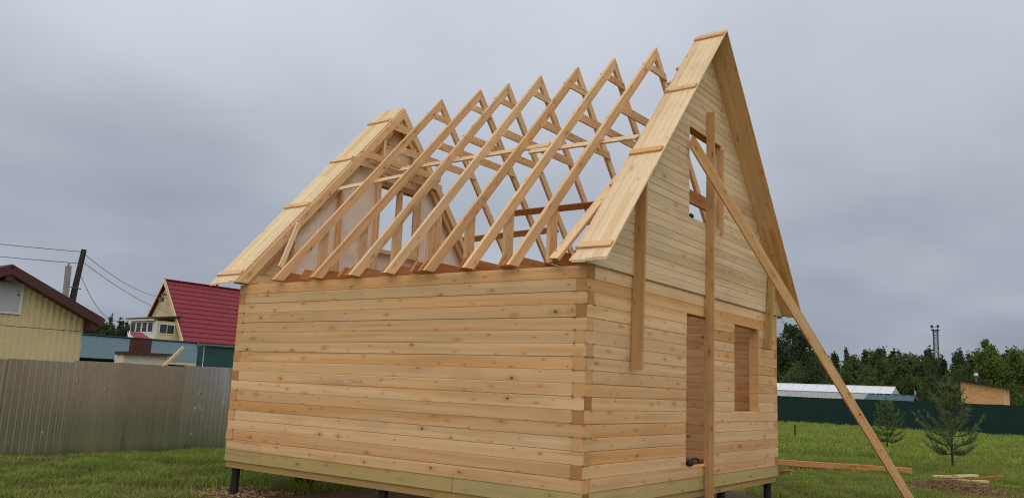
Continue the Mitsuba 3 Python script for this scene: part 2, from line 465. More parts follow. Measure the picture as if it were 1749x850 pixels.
def skew(sol, d):
    """Moves the foot of a left rafter along the wall by d, its top staying where it is."""
    v, f, uv = sol
    v = np.array(v)
    v[:, 1] += d * np.clip((3.0 - v[:, 0]) / 3.2, 0, 1.1)
    return v, f, uv
trr = np.random.default_rng(12)
for y, fo in zip(TR, FOOT):
    t = thing('roof_truss', None, None, parent=house)
    dz = trr.normal(0, 0.008)
    lean = trr.normal(0, 0.004)
    obj('rafter', skew(xz_prism(rafter_poly(-1, 0.024 - dz, 0.122, y), y, y + 0.048, (1, 0, K)), fo), 'pine_frame', t)
    obj('rafter', xz_prism(rafter_poly(1, 0.024 - dz, 0.122, y), y + 0.0005, y + 0.0485, (-1, 0, K)), 'pine_frame', t)
    # collar ties butt under the left rafter and lap over the face of the right one
    KY = K - SINK * y / 3.23
    vd = 0.122 * math.hypot(1, KY)
    for zt, hh in ((5.752 - 0.012 * y + trr.normal(0, 0.012), 0.10), (4.905 - 0.008 * y + trr.normal(0, 0.015), 0.12)):
        def under(z):
            return 3.0 - (6.117 - SINK * y - 0.026 - vd - z) / KY
        def outer(z):
            return 3.0 + (6.117 - SINK * y - 0.03 - z) / KY
        e = -0.012
        poly = [(under(zt - hh) + e, zt - hh), (under(zt) + e, zt), (outer(zt) - 0.03, zt), (outer(zt - hh) - 0.06, zt - hh)]
        obj('collar_tie', skew(xz_prism(poly, y - 0.026, y - 0.001, (1, 0, 0)), fo), 'pine_frame', t)
        po = 6 - outer(zt)
        if trr.uniform() < 0.75:
            obj('tie_block', xz_prism([(po - 0.02, zt - 0.05), (po - 0.02, zt - 0.012), (po + 0.12, zt - 0.012), (po + 0.12, zt - 0.05)], y + 0.049, y + 0.075, (1, 0, 0)), 'pine_frame', t)
    zj = 2.53
    jo = (6.117 - 0.06 - EAVE) / K
    ji = (6.117 - 0.06 - zj) / K
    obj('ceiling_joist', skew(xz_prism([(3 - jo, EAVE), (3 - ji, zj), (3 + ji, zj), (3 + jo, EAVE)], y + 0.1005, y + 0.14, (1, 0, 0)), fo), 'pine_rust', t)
    for s in (-1, 1):
        xa, xb = 3 + s * 2.405, 3 + s * 2.255
        zr = lambda x: 6.117 - SINK * y - 0.03 - vd - abs(x - 3) * KY + 0.05
        obj('stud', skew(xz_prism([(xa, zj + 0.002), (xb, zj + 0.002), (xb, zr(xb)), (xa, zr(xa))], y + 0.0505 if s < 0 else y + 0.0825, y + 0.10 if s < 0 else y + 0.125, (0, 0, 1)), fo), 'pine_frame', t)
for (y, x0, x1) in ((1.07, -0.14, 6.1), (2.42, -0.14, 6.1), (3.74, -0.12, 6.1), (4.5, -0.13, 6.1)):
    obj('ceiling_joist', xz_prism([(x0, EAVE), (x0 + 0.1, 2.525), (x1 - 0.1, 2.525), (x1, EAVE)], y, y + 0.045, (1, 0, 0)), 'pine_rust', house)
obj('ceiling_joist', xz_prism([(-0.18, EAVE), (-0.06, 2.54), (6.06, 2.54), (6.18, EAVE)], 0.36, 0.41, (1, 0, 0)), 'pine_rust', house)

# long thin bracing laths under the left slope and on the right slope
def under_left(x, extra=0.0):
    return 6.117 - 0.06 - 0.122 * math.hypot(1, K) - abs(x - 3) * K - extra
for (xa, ya, xb, yb, ex) in ((1.62, 0.12, 1.66, 2.0, 0.014), (1.735, 1.72, 1.72, 4.55, 0.014), (1.60, 4.1, 1.52, 5.72, 0.014)):
    obj('bracing_lath', board((xa, ya, under_left(xa, ex)), (xb, yb, under_left(xb, ex)), 0.095, 0.022, (1, 0, K)), 'pine_pale', house)
for (xa, ya, xb, yb) in ((4.45, 2.45, 4.45, 4.35), (4.62, 0.95, 4.66, 2.9), (4.72, 3.5, 4.75, 5.7)):
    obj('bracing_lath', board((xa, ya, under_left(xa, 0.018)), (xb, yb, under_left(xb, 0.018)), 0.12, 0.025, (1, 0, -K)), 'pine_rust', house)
obj('diagonal_brace', board((-0.14, 0.345, 2.42), (0.90, 0.14, 3.56), 0.12, 0.04, (0, 1, 0)), 'pine_frame', house)
obj('diagonal_brace', board((0.06, 5.2, 2.60), (0.76, 5.74, 3.42), 0.03, 0.075, (0, 1, 0)), 'pine_pale', house)


# --- verges: sheathing boards along the slope, cleats across them, rafters beneath
def verge(y0, y1, name, n, label):
    v = thing(name, label, None, parent=house)
    w = (y1 - y0) / n
    ym = max(0.0, (y0 + y1) / 2)
    RZ_, KV = 6.117 - SINK * ym, K - SINK * ym / 3.23
    sl = math.hypot(1, KV)
    vr = np.random.default_rng(int(100 * abs(y0)) + 5)
    for s in (-1, 1):
        for k in range(n):
            gp = 0.0012 if y0 < 0 else 0.0002
            ya, yb = y0 + k * w + gp, y0 + (k + 1) * w - gp
            cut = 3.226 + vr.normal(0, 0.008)
            split = vr.uniform(1.9, 2.2) if s > 0 else vr.uniform(1.2, 2.6)
            th = 0.02 * sl
            for (a, b) in ((0.0, split - 0.001), (split + 0.001, cut)):
                lift = vr.normal(0, 0.0015)
                poly = [(3 + s * a, RZ_ - a * KV + lift), (3 + s * b, RZ_ - b * KV + lift), (3 + s * b, RZ_ - b * KV - th + lift), (3 + s * a, RZ_ - a * KV - th + lift)]
                def sec(px):
                    zt = RZ_ - px * KV + lift
                    xx = 3 + s * px
                    if y0 > 0:
                        return [(xx, ya, zt - th), (xx, yb, zt - th), (xx, yb, zt), (xx, ya, zt)]
                    c = 0.003
                    return [(xx, ya, zt - th), (xx, yb, zt - th), (xx, yb, zt - c), (xx, yb - c, zt), (xx, ya + c, zt), (xx, ya, zt - c)]
                A, B = np.array(sec(a)), np.array(sec(b))
                obj('board', prism(A, B[0] - A[0], (s, 0, -KV)), 'pine_verge' if s < 0 else 'pine_log', v)
        cs = {True: (0.10, 1.02, 1.955, 3.10), False: (0.29, 1.11, 1.99, 3.11)}[y0 < 0]
        for a in cs:
            ztop = RZ_ - a * KV + 0.014 * sl
            e0, e1 = vr.uniform(0.0, 0.06), vr.uniform(-0.01, 0.03)
            if s > 0:
                e0, e1 = 0.02, 0.02
            obj('cleat', board((3 + s * a, y0 + e1, ztop), (3 + s * a, y1 + (0.02 if y0 < 0 else -0.0) - 0.0, ztop + vr.normal(0, 0.006)), 0.085, 0.024, (s, 0, -KV)), 'pine_log', v)
    return v


ve = verge(-0.352, 0.068, 'front_verge', 5, 'wide pale board strip along the front roof edge')
vf = verge(5.85, 6.42, 'back_verge', 4, 'pale board strip along the rear roof edge')
for (v, yy) in ((ve, 0.072), (vf, 5.80)):
    for s in (-1, 1):
        obj('rafter', xz_prism(rafter_poly(s, 0.034, 0.13, max(0, yy)), yy, yy + 0.045, (1, 0, -s * K)), 'pine_frame', v)
for s in (-1, 1):
    obj('rafter', xz_prism(rafter_poly(s, 0.20, 0.10, 6.0), 5.86, 5.91, (1, 0, -s * K)), 'pine_frame', vf)
for x, z in ((1.35, 0.0), (2.2, 0.0), (2.45, 0.0), (0.7, 0)):
    obj('nailing_block', board((x, 0.118, zo(x, 0.05)), (x, 0.15, zo(x, 0.05)), 0.05, 0.05, (1, 0, K)), 'pine_frame', ve)

# --- gables
def gable(par, y0, y1, openings, under=0.036, zb=2.383, row=0.1, mat='pine_pale', jitter=0.0012):
    g = np.random.default_rng(int(50 + 10 * y0))
    z = zb
    while z < 6.05:
        z1 = z + row
        zt = min(z1, 6.117 - under - 0.01)
        def lim(zz):
            return max(0.0, (6.117 - under - zz) / K)
        h0, h1 = lim(z), lim(zt)
        spans = [(3 - h0, 3 + h0)]
        zc = (z + zt) / 2
        segs = [(3 - h0, 3 - h1, 3 + h1, 3 + h0)]
        parts = []
        hit = [o for o in openings if o[2] - row * 0.5 < zc < o[3] + row * 0.5 and zt > o[2] + 0.002 and z < o[3] - 0.002]
        lo, hi = z + 0.0006, zt - 0.0006
        if hit:
            o = hit[0]
            parts = [[(3 - h0, lo), (o[0], lo), (o[0], hi), (3 - h1, hi)], [(o[1], lo), (3 + h0, lo), (3 + h1, hi), (o[1], hi)]]
            if o[2] > lo + 0.004:
                parts.append([(o[0], lo), (o[1], lo), (o[1], o[2]), (o[0], o[2])])
            if o[3] < hi - 0.004:
                parts.append([(o[0], o[3]), (o[1], o[3]), (o[1], hi), (o[0], hi)])
        else:
            parts = [[(3 - h0, lo), (3 + h0, lo), (3 + h1, hi), (3 - h1, hi)]]
        for p in parts:
            off = g.normal(0, jitter)
            # board with a bevel along its lower and upper edge of the outer face
            zmin, zmax = min(a[1] for a in p), max(a[1] for a in p)
            c = 0.005
            yo, yi = (y0 + off, y1) if y0 < 3 else (y1 + off, y0)
            xl0, xr0 = p[0][0], p[1][0]
            xr1, xl1 = p[2][0], p[3][0]
            d = 1 if yo < yi else -1
            polyA = [(xl0, yi, zmin), (xl0, yo + d * c, zmin), (xl0, yo, zmin + c), (xl1, yo, zmax - c), (xl1, yo + d * c, zmax), (xl1, yi, zmax)]
            polyB = [(xr0, yi, zmin), (xr0, yo + d * c, zmin), (xr0, yo, zmin + c), (xr1, yo, zmax - c), (xr1, yo + d * c, zmax), (xr1, yi, zmax)]
            A, B = np.array(polyA, float), np.array(polyB, float)
            polys = [A[::-1], B] if d > 0 else [A, B[::-1]]
            for i in range(6):
                j = (i + 1) % 6
                qd = [A[i], A[j], B[j], B[i]]
                polys.append(np.array(qd if d > 0 else qd[::-1]))
            obj('board', solid(polys, (1, 0, 0)), mat, par)
        z = z1


GW = (2.512, 3.575, 3.375, 4.635)
fg = thing('front_gable', 'pale planed board gable with a window opening', None, parent=house)
gable(fg, -0.024, -0.002, [GW])
bg = thing('back_gable', None, None, parent=house)
FW = (2.62, 3.61, 3.34, 4.46)
gable(bg, 6.002, 6.024, [FW], 0.036 + SINK * 6.05)
# framing of the front gable
for x in (2.44, 3.59):
    obj('stud', box(x, x + 0.05, 0.002, 0.10, 2.54, zo(x if x < 3 else x + 0.05, 0.28)), 'pine_frame', fg)
for x in (0.9, 1.65, 4.3, 5.05):
    obj('stud', box(x, x + 0.05, 0.002, 0.10, 2.54, zo(x + (0.05 if x > 3 else 0), 0.28)), 'pine_frame', fg)
obj('header', box(2.492, 3.588, 0.004, 0.10, 4.60, 4.70), 'pine_rust', fg)
obj('sill', box(2.492, 3.588, 0.004, 0.10, 3.30, 3.371), 'pine_frame', fg)
obj('plate', box(0.15, 5.85, 0.002, 0.10, 2.3695, 2.538), 'pine_frame', fg)
obj('window_rail', box(2.2, 3.9, 0.103, 0.15, 3.64, 3.82), 'pine_rust', fg)
obj('jamb_board', box(3.553, 3.573, -0.075, 0.0, 3.30, 4.55), 'pine_frame', fg)
obj('head_trim', box(2.52, 3.57, -0.034, -0.006, 4.61, 4.632), 'pine_frame', fg)
# framing and vapour film inside the rear gable
for x in (0.82, 1.70, 2.56, 3.615, 4.22, 5.10):
    zt = zo(x if x < 3 else x + 0.05, 0.42)
    obj('stud', box(x, x + 0.05, 5.86 if abs(x - 3) > 0.8 else 5.855, 5.95, 2.54, zt), 'pine_frame', bg)
for x in (2.56, 3.35):
    obj('stud', box(x, x + 0.05, 5.82, 5.853, 4.62, zo(x + (0.05 if x > 3 else 0), 0.33)), 'pine_frame', bg)
obj('plate', box(1.85, 4.15, 5.80, 5.85, 4.68, 4.80), 'pine_frame', bg)
obj('header', box(2.61, 3.615, 5.86, 5.95, 4.462, 4.56), 'pine_rust', bg)
obj('sill', box(2.61, 3.615, 5.86, 5.95, 3.27, 3.338), 'pine_frame', bg)
obj('collar_tie', box(2.68, 3.32, 5.80, 5.84, 5.52, 5.66), 'pine_frame', bg)
obj('collar_tie', box(2.06, 3.94, 5.66, 5.698, 4.80, 4.92), 'pine_frame', bg)
obj('plate', box(0.1, 5.9, 5.86, 5.95, 2.40, 2.538), 'pine_frame', bg)
obj('mullion', box(3.12, 3.17, 5.87, 5.99, 3.34, 4.46), 'pine_frame', bg)
def film(pts):
    return obj('vapour_film', prism([(x, 5.975, z) for x, z in pts], (0, 0.006, 0), (0, 0, 1)), 'membrane', bg)
zl = lambda x: zo(x, 0.3)
film([(0.87, 2.42), (1.70, 2.42), (1.70, zl(1.70)), (0.87, zl(0.87))])
film([(1.70, 2.42), (2.61, 2.42), (2.61, 4.70), (1.9, 4.70), (1.70, zl(1.70))])
film([(2.61, 2.42), (3.612, 2.42), (3.612, 3.335), (2.61, 3.335)])
film([(2.61, 4.465), (3.612, 4.465), (3.612, 4.70), (2.61, 4.70)])
film([(3.612, 2.42), (4.3, 2.42), (4.3, zl(4.3)), (4.1, 4.70), (3.612, 4.70)])
film([(4.3, 2.42), (5.13, 2.42), (5.13, zl(5.13)), (4.3, zl(4.3))])
film([(1.9, 4.81), (2.5, 4.81), (2.5, zl(2.5)), (1.9, zl(1.9))])
# ------------------------------------------------------------------ props and loose things about the house
obj('support_pole', box(3.055, 3.10, -0.136, -0.026, GZ - 0.2, 4.965), 'pine_brown', label='tall upright pine pole standing before the gable window and doorway', category='pole')
pa, pb = np.array([2.67, -0.22, 4.04]), np.array([6.40, -1.83, -0.33])
dp = (pb - pa) / np.linalg.norm(pb - pa)
pn = np.array([-0.78, -0.62, 0.0]); pn -= (pn @ dp) * dp; pn /= np.linalg.norm(pn)
pw = np.cross(dp, pn)
def plank_end(x):
    c_ = []
    for a, b_ in ((-1, -1), (1, -1), (1, 1), (-1, 1)):
        q_ = pa + 0.063 * a * pw + 0.024 * b_ * pn
        c_.append(q_ + dp * (x - q_[0]) / dp[0])
    return np.array(c_)
e0_, e1_ = plank_end(2.40), plank_end(6.72)
obj('brace_plank', solid([e0_[::-1], e1_] + [np.array([e0_[i], e0_[(i + 1) % 4], e1_[(i + 1) % 4], e1_[i]]) for i in range(4)], dp), 'pine_log', label='long slanting plank from the gable window down to the grass', category='plank')
obj('eave_post', board((0.985, -0.09, 1.30), (1.02, -0.095, 3.50), 0.13, 0.045, (0, 1, 0)), 'pine_brown', label='hanging upright board under the left eave of the front gable', category='board')
obj('eave_post', board((5.33, -0.09, 1.80), (5.52, -0.10, 3.02), 0.11, 0.04, (0.2, 1, 0)), 'treated_wood', label='shorter greenish board under the right eave near the window opening', category='board')


def blob(c, r, seed, amp=0.35, sub=2, squash=(1, 1, 1)):
    m = trimesh.creation.icosphere(subdivisions=sub)
    v = np.array(m.vertices)
    n = meshkit.fbm(v * 1.8 + seed, 3, seed)
    v = v * (1 + amp * 2 * (n[:, None] - 0.5)) * np.array(squash) * r + np.array(c)
    return v, np.array(m.faces)


obj('plastic_bag', blob((3.86, 5.62, 2.66), 0.17, 4, 0.6, 3, (0.8, 0.7, 1.0)), 'plastic_white', smooth=50, label='crumpled white plastic bag on the joists by the far window', category='bag')
obj('work_glove', blob((2.60, -0.012, 3.40), 0.05, 9, 0.5, 2, (1, 0.6, 0.6)), 'black_metal', smooth=50, label='small black bundle on the sill of the gable window', category='glove')
gv = join([blob((2.66, 0.01, 0.19), 0.06, 3, 0.5, 2, (0.8, 0.8, 0.7)) + (np.zeros((162, 2)),), tube([(2.66, 0.0, 0.2), (2.74, -0.01, 0.245), (2.85, 0.0, 0.235), (2.93, 0.01, 0.2)], 0.017, 7) + (np.zeros((30, 2)),)])
obj('cable_coil', gv[:2], 'black_metal', smooth=50, label='dark cable lying on the doorway threshold', category='cable')

# stump under the house, board remains
st = thing('log_stump', 'short dark log stump with a pale board lying below the house edge', 'stump')
sz = height(1.45, 5.9)
obj('trunk', tube([(1.30, 5.75, sz + 0.13), (1.62, 6.12, sz + 0.14)], [0.145, 0.15], 18), 'dark_bark', st, smooth=40)
obj('loose_board', board((0.78, 5.70, float(sz) + 0.02), (1.32, 6.3, float(sz) + 0.10), 0.12, 0.025, (1, -1, 0)), 'dark_wood', label='dark board lying on the soil beside the stump under the house', category='board')

# long timbers lying on the grass at the right of the house
h0 = GZ + 0.05
obj('timber_beam', board((12.75, 3.6, h0 + 0.10), (14.08, -0.42, h0 + 0.10), 0.13, 0.13, (1, 0, 0), 0.004), 'pine_rust', label='long orange timber on the grass from the house corner past the slanting plank', category='beam')
obj('bearer_block', board((13.30, 1.30, h0 - 0.0), (13.42, 1.18, h0 - 0.0), 0.11, 0.12, (0, 0, 1), 0.004), 'pine_rust', label='short orange block holding up the long timber', category='block')
obj('wood_offcut', board((13.62, 0.31, h0 - 0.015), (13.72, 0.10, h0 - 0.01), 0.09, 0.045, (1, 0, 0)), 'pine_pale', label='pale offcut in front of the orange timber', category='offcut')
obj('red_brick', box(10.75, 11.0, 1.42, 1.56, GZ + 0.0, GZ + 0.16), 'brick_red', label='red brick lying on worn ground by the right house corner', category='brick')

# straw heap with offcuts
def fibres(n, seed, c, rx, ry, hgt, len_, wid, cols, mat_=None):
    g = np.random.default_rng(seed)
    a, r = g.uniform(0, 2 * np.pi, n), np.sqrt(g.uniform(0, 1, n))
    x, y = c[0] + rx * r * np.cos(a), c[1] + ry * r * np.sin(a)
    z = height(x, y) + hgt * (1 - r ** 2) * g.uniform(0.35, 1.05, n) + 0.01
    d = g.normal(0, 1, (n, 3)); d[:, 2] *= 0.35
    d /= np.linalg.norm(d, axis=1, keepdims=True)
    l = g.uniform(0.5, 1.3, n)[:, None] * len_
    s = np.cross(d, g.normal(0, 1, (n, 3))); s /= np.linalg.norm(s, axis=1, keepdims=True)
    p = np.stack([x, y, z], 1)
    w = g.uniform(0.5, 1.2, n)[:, None] * wid
    v = np.stack([p - d * l / 2 - s * w, p - d * l / 2 + s * w, p + d * l / 2 + s * w, p + d * l / 2 - s * w], 1).reshape(-1, 3)
    b = np.arange(n)[:, None] * 4
    f = np.vstack([b + [0, 1, 2], b + [0, 2, 3]])
    t = g.uniform(0, 1, (n, 1)); t2 = g.uniform(0.75, 1.2, (n, 1))
    col = np.repeat((np.array(cols[0]) * (1 - t) + np.array(cols[1]) * t) * t2, 4, 0)
    return (v, f), col


hv, hc = fibres(5200, 21, (11.4, -1.72), 1.0, 0.9, 0.24, 0.22, 0.005, ((0.20, 0.135, 0.08), (0.36, 0.26, 0.15)))
obj('straw_heap', hv, 'straw', color=hc, kind='stuff', label='brown heap of dry straw and twigs on the grass', category='straw')
for k, (x0, y0, x1, y1, z_, w_, m_, lb) in enumerate((
        (13.35, -0.98, 13.55, -1.55, 0.13, 0.14, 'pine_pale', 'pale board offcut on the left end of the straw heap'),
        (13.1, -1.45, 13.55, -1.80, 0.19, 0.15, 'pine_pale', 'thick pale offcut topmost in the middle of the straw heap'),
        (12.8, -1.45, 13.0, -2.1, 0.12, 0.14, 'pine_log', 'yellowish board lying low at the front of the heap pieces'),
        (13.4, -1.75, 13.15, -2.35, 0.15, 0.06, 'pine_rust', 'reddish lath leaning upward on the right of the heap'),
        (13.6, -1.8, 13.4, -2.62, 0.03, 0.07, 'pine_log', 'thin lath stretching out right of the straw heap'))):
    obj('heap_board', board((x0, y0, GZ + z_), (x1, y1, GZ + z_ + (0.12 if k == 3 else 0.02)), w_, 0.04, (1, 0.2, 0)), m_, label=lb, category='offcut')
sv, sc = fibres(900, 5, (0.3, 5.85), 0.9, 0.75, 0.03, 0.05, 0.009, ((0.26, 0.17, 0.085), (0.50, 0.36, 0.20)))
obj('wood_shavings', sv, 'straw', color=sc, kind='stuff', label='scattered pale wood shavings around the left corner pile', category='shavings')
sv, sc = fibres(900, 6, (12.3, 1.2), 2.4, 1.6, 0.02, 0.10, 0.012, ((0.30, 0.22, 0.12), (0.55, 0.44, 0.28)))
obj('wood_chips', sv, 'straw', color=sc, kind='stuff', label='wood chips strewn on the grass before the orange timbers', category='chips')


# ------------------------------------------------------------------ fences
def corrugated(width, height, pitch, depth, rows=1, rib=0.35, wob=0.0, seed=0, top=None, flank=0.07):
    """A profiled sheet in local x (width) and z (height), ribs standing towards -y."""
    n = max(1, int(round(width / pitch)))
    p = width / n
    xs, ys = [], []
    for k in range(n):
        for f, d in ((0.0, 0), (0.5 - rib / 2 - flank, 0), (0.5 - rib / 2, -1), (0.5 + rib / 2, -1), (0.5 + rib / 2 + flank, 0)):
            xs.append((k + f) * p); ys.append(d * depth)
    xs.append(width); ys.append(0)
    xs, ys = np.array(xs), np.array(ys)
    zs = np.linspace(0, 1, rows + 1)
    g = np.random.default_rng(seed)
    a = g.uniform(0, 6.28, 3)
    v = []
    for z in zs:
        zz = z * (height if top is None else height + top * xs / width)
        dy = wob * (np.sin(xs * 2.1 + a[0] + z * 2) + np.sin(z * 4 + a[1]))
        v.append(np.stack([xs, ys + dy, zz + 0 * xs], 1))
    m = len(xs)
    v = np.vstack(v)
    i, j = np.meshgrid(np.arange(rows), np.arange(m - 1), indexing='ij')
    q = np.stack([i * m + j, i * m + j + 1, (i + 1) * m + j + 1, (i + 1) * m + j], -1).reshape(-1, 4)
    return v, np.vstack([q[:, [0, 1, 2]], q[:, [0, 2, 3]]])


def lay(vf, origin, ex, ey, ez=(0, 0, 1)):
    v, f = vf[:2]
    B = np.array([ex, ey, ez], float)
    return np.asarray(v) @ B + np.asarray(origin, float), f


def tri_box(x0, x1, y0, y1, z0, z1):
    s = box(x0, x1, y0, y1, z0, z1)
    return s[0], s[1]


zf = thing('sheet_metal_fence', 'weathered grey corrugated sheet metal fence beside the timber house', 'fence')
fr = np.random.default_rng(31)
x = -4.3 - 1.12 * 5
FY = 11.05
k = 0
while x < 12:
    z0 = GZ - 0.06
    hgt = 1.86 + 0.004 * (x) + fr.normal(0, 0.012) + 0.012 * (x > 0)
    lean = fr.normal(0.0, 0.006)
    sh = obj('sheet', lay(corrugated(1.14, hgt, 0.114, 0.005, 5, 0.3, 0.006, k, fr.normal(0, 0.012), 0.16), (x, FY + 0.006 * (k % 2), z0), (1, 0.0, 0.0), (0, 1, 0), (0.012 + lean, 0, 1)), 'zinc', zf, smooth=15)
    x += 1.12
    k += 1
for zz in (-0.2, 0.95):
    obj('rail', box(-9.9, 12, FY + 0.03, FY + 0.07, zz, zz + 0.04), 'dark_wood', zf)
for xx in np.arange(-9.8, 12, 2.4):
    obj('post', tri_box(xx, xx + 0.06, FY + 0.075, FY + 0.135, GZ - 0.3, 1.15), 'dark_wood', zf)
# small torn flaps of metal on the sheets by the house
for (tx, tz, a, s) in ((2.86, 0.62, 0.3, 0.045), (2.82, 0.30, 0.9, 0.06), (2.92, 0.32, -0.5, 0.055), (3.0, 0.14, 0.6, 0.06), (3.08, -0.04, -0.3, 0.05), (2.78, -0.20, 0.2, 0.04), (3.02, 0.72, 0.1, 0.03), (3.48, 0.46, 0.7, 0.03), (-0.2, -0.12, 0.2, 0.035), (0.85, 0.68, 0.4, 0.03), (0.3, 0.82, 0.5, 0.03), (-0.55, 0.80, 0.4, 0.03)):
    ca, sa = math.cos(a), math.sin(a)
    vv = np.array([[0, 0, 0], [s * ca, -0.012, s * sa], [s * (ca - sa) * 0.7, -0.05, s * 1.2], [-0.4 * s, -0.03, s * 0.9]]) + [tx, FY - 0.018, tz]
    obj('torn_flap', (vv, np.array([[0, 1, 2], [0, 2, 3]])), 'bright_zinc', zf)

gfz = thing('green_fence', 'long dark green profiled metal fence across the far meadow', 'fence')
e0, e1 = np.array([54.6, 27.0]), np.array([47.2, -14.0])
dirv = (e1 - e0) / np.linalg.norm(e1 - e0)
nrm = np.array([dirv[1], -dirv[0]])
if nrm @ (C[:2] - e0) > 0:
    nrm = -nrm
n_sh = int(np.linalg.norm(e1 - e0) / 1.15)
for k in range(n_sh):
    o = e0 + dirv * 1.15 * k
    tz = 1.24 + 0.0018 * k
    obj('sheet', lay(corrugated(1.16, tz - GZ + 0.1 + fr.normal(0, 0.008), 0.19, 0.022, 1, 0.4), (o[0], o[1], GZ - 0.1), (*dirv, 0), (*(nrm + 0 * nrm), 0)), 'green_paint', gfz, smooth=15)
for k in range(0, n_sh, 2):
    o = e0 + dirv * 1.15 * k + nrm * 0.06
    obj('post', tri_box(o[0] - 0.03, o[0] + 0.03, o[1] - 0.03, o[1] + 0.03, GZ - 0.3, 1.2), 'black_metal', gfz)


# ------------------------------------------------------------------ buildings on the left, behind the sheet fence
def slab(p, th, ldir=(1, 0, 0)):
    """A quad p (4 points) thickened downward along its normal."""
    p = np.asarray(p, float)
    n = np.cross(p[1] - p[0], p[3] - p[0]); n /= np.linalg.norm(n)
    if n[2] < 0:
        n = -n
    return prism(p, -n * th, ldir)


# yellow shed
ys = thing('yellow_shed', 'yellow profiled metal shed with brown gable roof behind the grey fence', 'shed')
YG, RX, RZ, EX, EZ = 18.0, 1.63, 3.53, 4.12, 2.40
sl = (RZ - EZ) / (EX - RX)
wx = 3.78
def y_top(x):
    return RZ - abs(x - RX) * sl - 0.16
xx = wx - 1.1
k = 0
while xx > -0.7:
    for (za, zb) in ((GZ, 2.02), (2.035, None)):
        z1 = zb if zb else None
        v, f = corrugated(1.1, 1.0, 0.157, 0.03, 1, 0.3, flank=0.1)
        v = np.array(v)
        X_ = xx + v[:, 0]
        ztop = np.array([(y_top(a) if z1 is None else z1) for a in X_])
        v = np.stack([X_, YG + v[:, 1], za + v[:, 2] * (ztop - za)], 1)
        obj('siding_panel', (v, f), 'yellow_paint', ys, smooth=15)
    xx -= 1.1
for s in (0,):
    obj('side_panel', tri_box(wx - 0.03, wx, YG + 0.01, YG + 7, GZ, 2.3), 'yellow_paint', ys)
    obj('side_panel', tri_box(-0.64, -0.6, YG + 0.01, YG + 7, GZ, 2.0), 'yellow_paint', ys)
y0, y1 = YG - 0.42, YG + 7.4
for s in (-1, 1):
    ex = RX + s * (EX - RX)
    ro = obj('roof', slab([(RX, y0, RZ), (ex, y0, EZ), (ex, y1, EZ), (RX, y1, RZ)], 0.05, (0, 1, 0)), 'dark_brown', ys)
    obj('bargeboard', board((RX, y0 - 0.012, RZ - 0.14), (ex - s * 0.03, y0 - 0.012, EZ - 0.13), 0.20, 0.024, (0, 0, 1)), 'brown_paint', ys)
    obj('soffit', slab([(RX, y0 + 0.02, RZ - 0.20), (ex, y0 + 0.02, EZ - 0.19), (ex, YG, EZ - 0.19), (RX, YG, RZ - 0.20)], 0.02, (0, 1, 0)), 'brown_paint', ys)
obj('eave_box', prism([(wx + 0.002, y0 + 0.04, EZ + 0.02), (EX - 0.05, y0 + 0.04, EZ - 0.20), (EX - 0.22, y0 + 0.04, EZ - 0.33), (wx + 0.002, y0 + 0.04, EZ - 0.33)], (0, 7.0, 0), (0, 1, 0)), 'brown_paint', ys)
obj('ridge_bracket', tri_box(RX - 0.10, RX + 0.10, y0 + 0.02, YG, RZ - 0.42, RZ - 0.22), 'brown_paint', ys)
ht = obj('hatch', tri_box(0.98, 2.10, YG - 0.05, YG - 0.022, 2.37, 3.22), 'hatch_paint', ys)
for b_ in ((2.07, 2.13, 2.33, 3.25), (0.93, 2.07, 2.33, 2.37), (0.93, 2.07, 3.20, 3.25)):
    obj('frame', tri_box(b_[0], b_[1], YG - 0.066, YG - 0.02, b_[2], b_[3]), 'white_paint', ht)
obj('latch', tri_box(2.0, 2.04, YG - 0.075, YG - 0.051, 2.80, 2.84), 'black_metal', ht)

# red roofed house
rh = thing('red_roof_house', 'cream house with a steep dark red metal roof and a glazed bay', 'house')
X0, RY, RZ2, EY, EZ2 = 20.73, 42.61, 6.64, 40.0, 2.90
LX = 9.0
slope_len = math.hypot(RY - EY, RZ2 - EZ2)
nrow, wave = 13, 0.19
us = np.arange(0, LX + 1e-6, wave / 4)
vs_ = []
for r in range(nrow):
    vs_ += [(r / nrow, 0.0), ((r + 0.93) / nrow, 0.035), ((r + 0.999) / nrow, 0.0 if False else 0.002)]
vs_.append((1.0, 0.0))
dn = np.array([0, (EY - RY), (EZ2 - RZ2)]) / slope_len
nn = np.array([0, dn[2], -dn[1]]); nn = nn if nn[2] > 0 else -nn
for s in (1, -1):
    D, N = dn * [1, s, 1], nn * [1, s, 1]
    g = []
    for (t, hgt) in vs_:
        w = 0.014 * np.cos(us / wave * 2 * np.pi)
        g.append(np.array([X0, RY, RZ2]) + us[:, None] * [1, 0, 0] + D * (t * slope_len) + (w + hgt)[:, None] * N)
    m = len(us)
    i, j = np.meshgrid(np.arange(len(vs_) - 1), np.arange(m - 1), indexing='ij')
    q = np.stack([i * m + j, i * m + j + 1, (i + 1) * m + j + 1, (i + 1) * m + j], -1).reshape(-1, 4)
    obj('roof', (np.vstack(g), np.vstack([q[:, [0, 1, 2]], q[:, [0, 2, 3]]])), 'red_roof', rh, smooth=25)
    obj('bargeboard', board((X0 - 0.03, RY, RZ2 - 0.02), (X0 - 0.03, RY + s * (EY - RY), EZ2 - 0.02), 0.22, 0.05, (0, 0, 1)), 'cream_paint' if s > 0 else 'white_paint', rh)
obj('ridge_cap', board((X0 - 0.02, RY, RZ2 + 0.03), (X0 + LX, RY, RZ2 + 0.03), 0.22, 0.06, (0, 1, 0)), 'red_roof', rh)
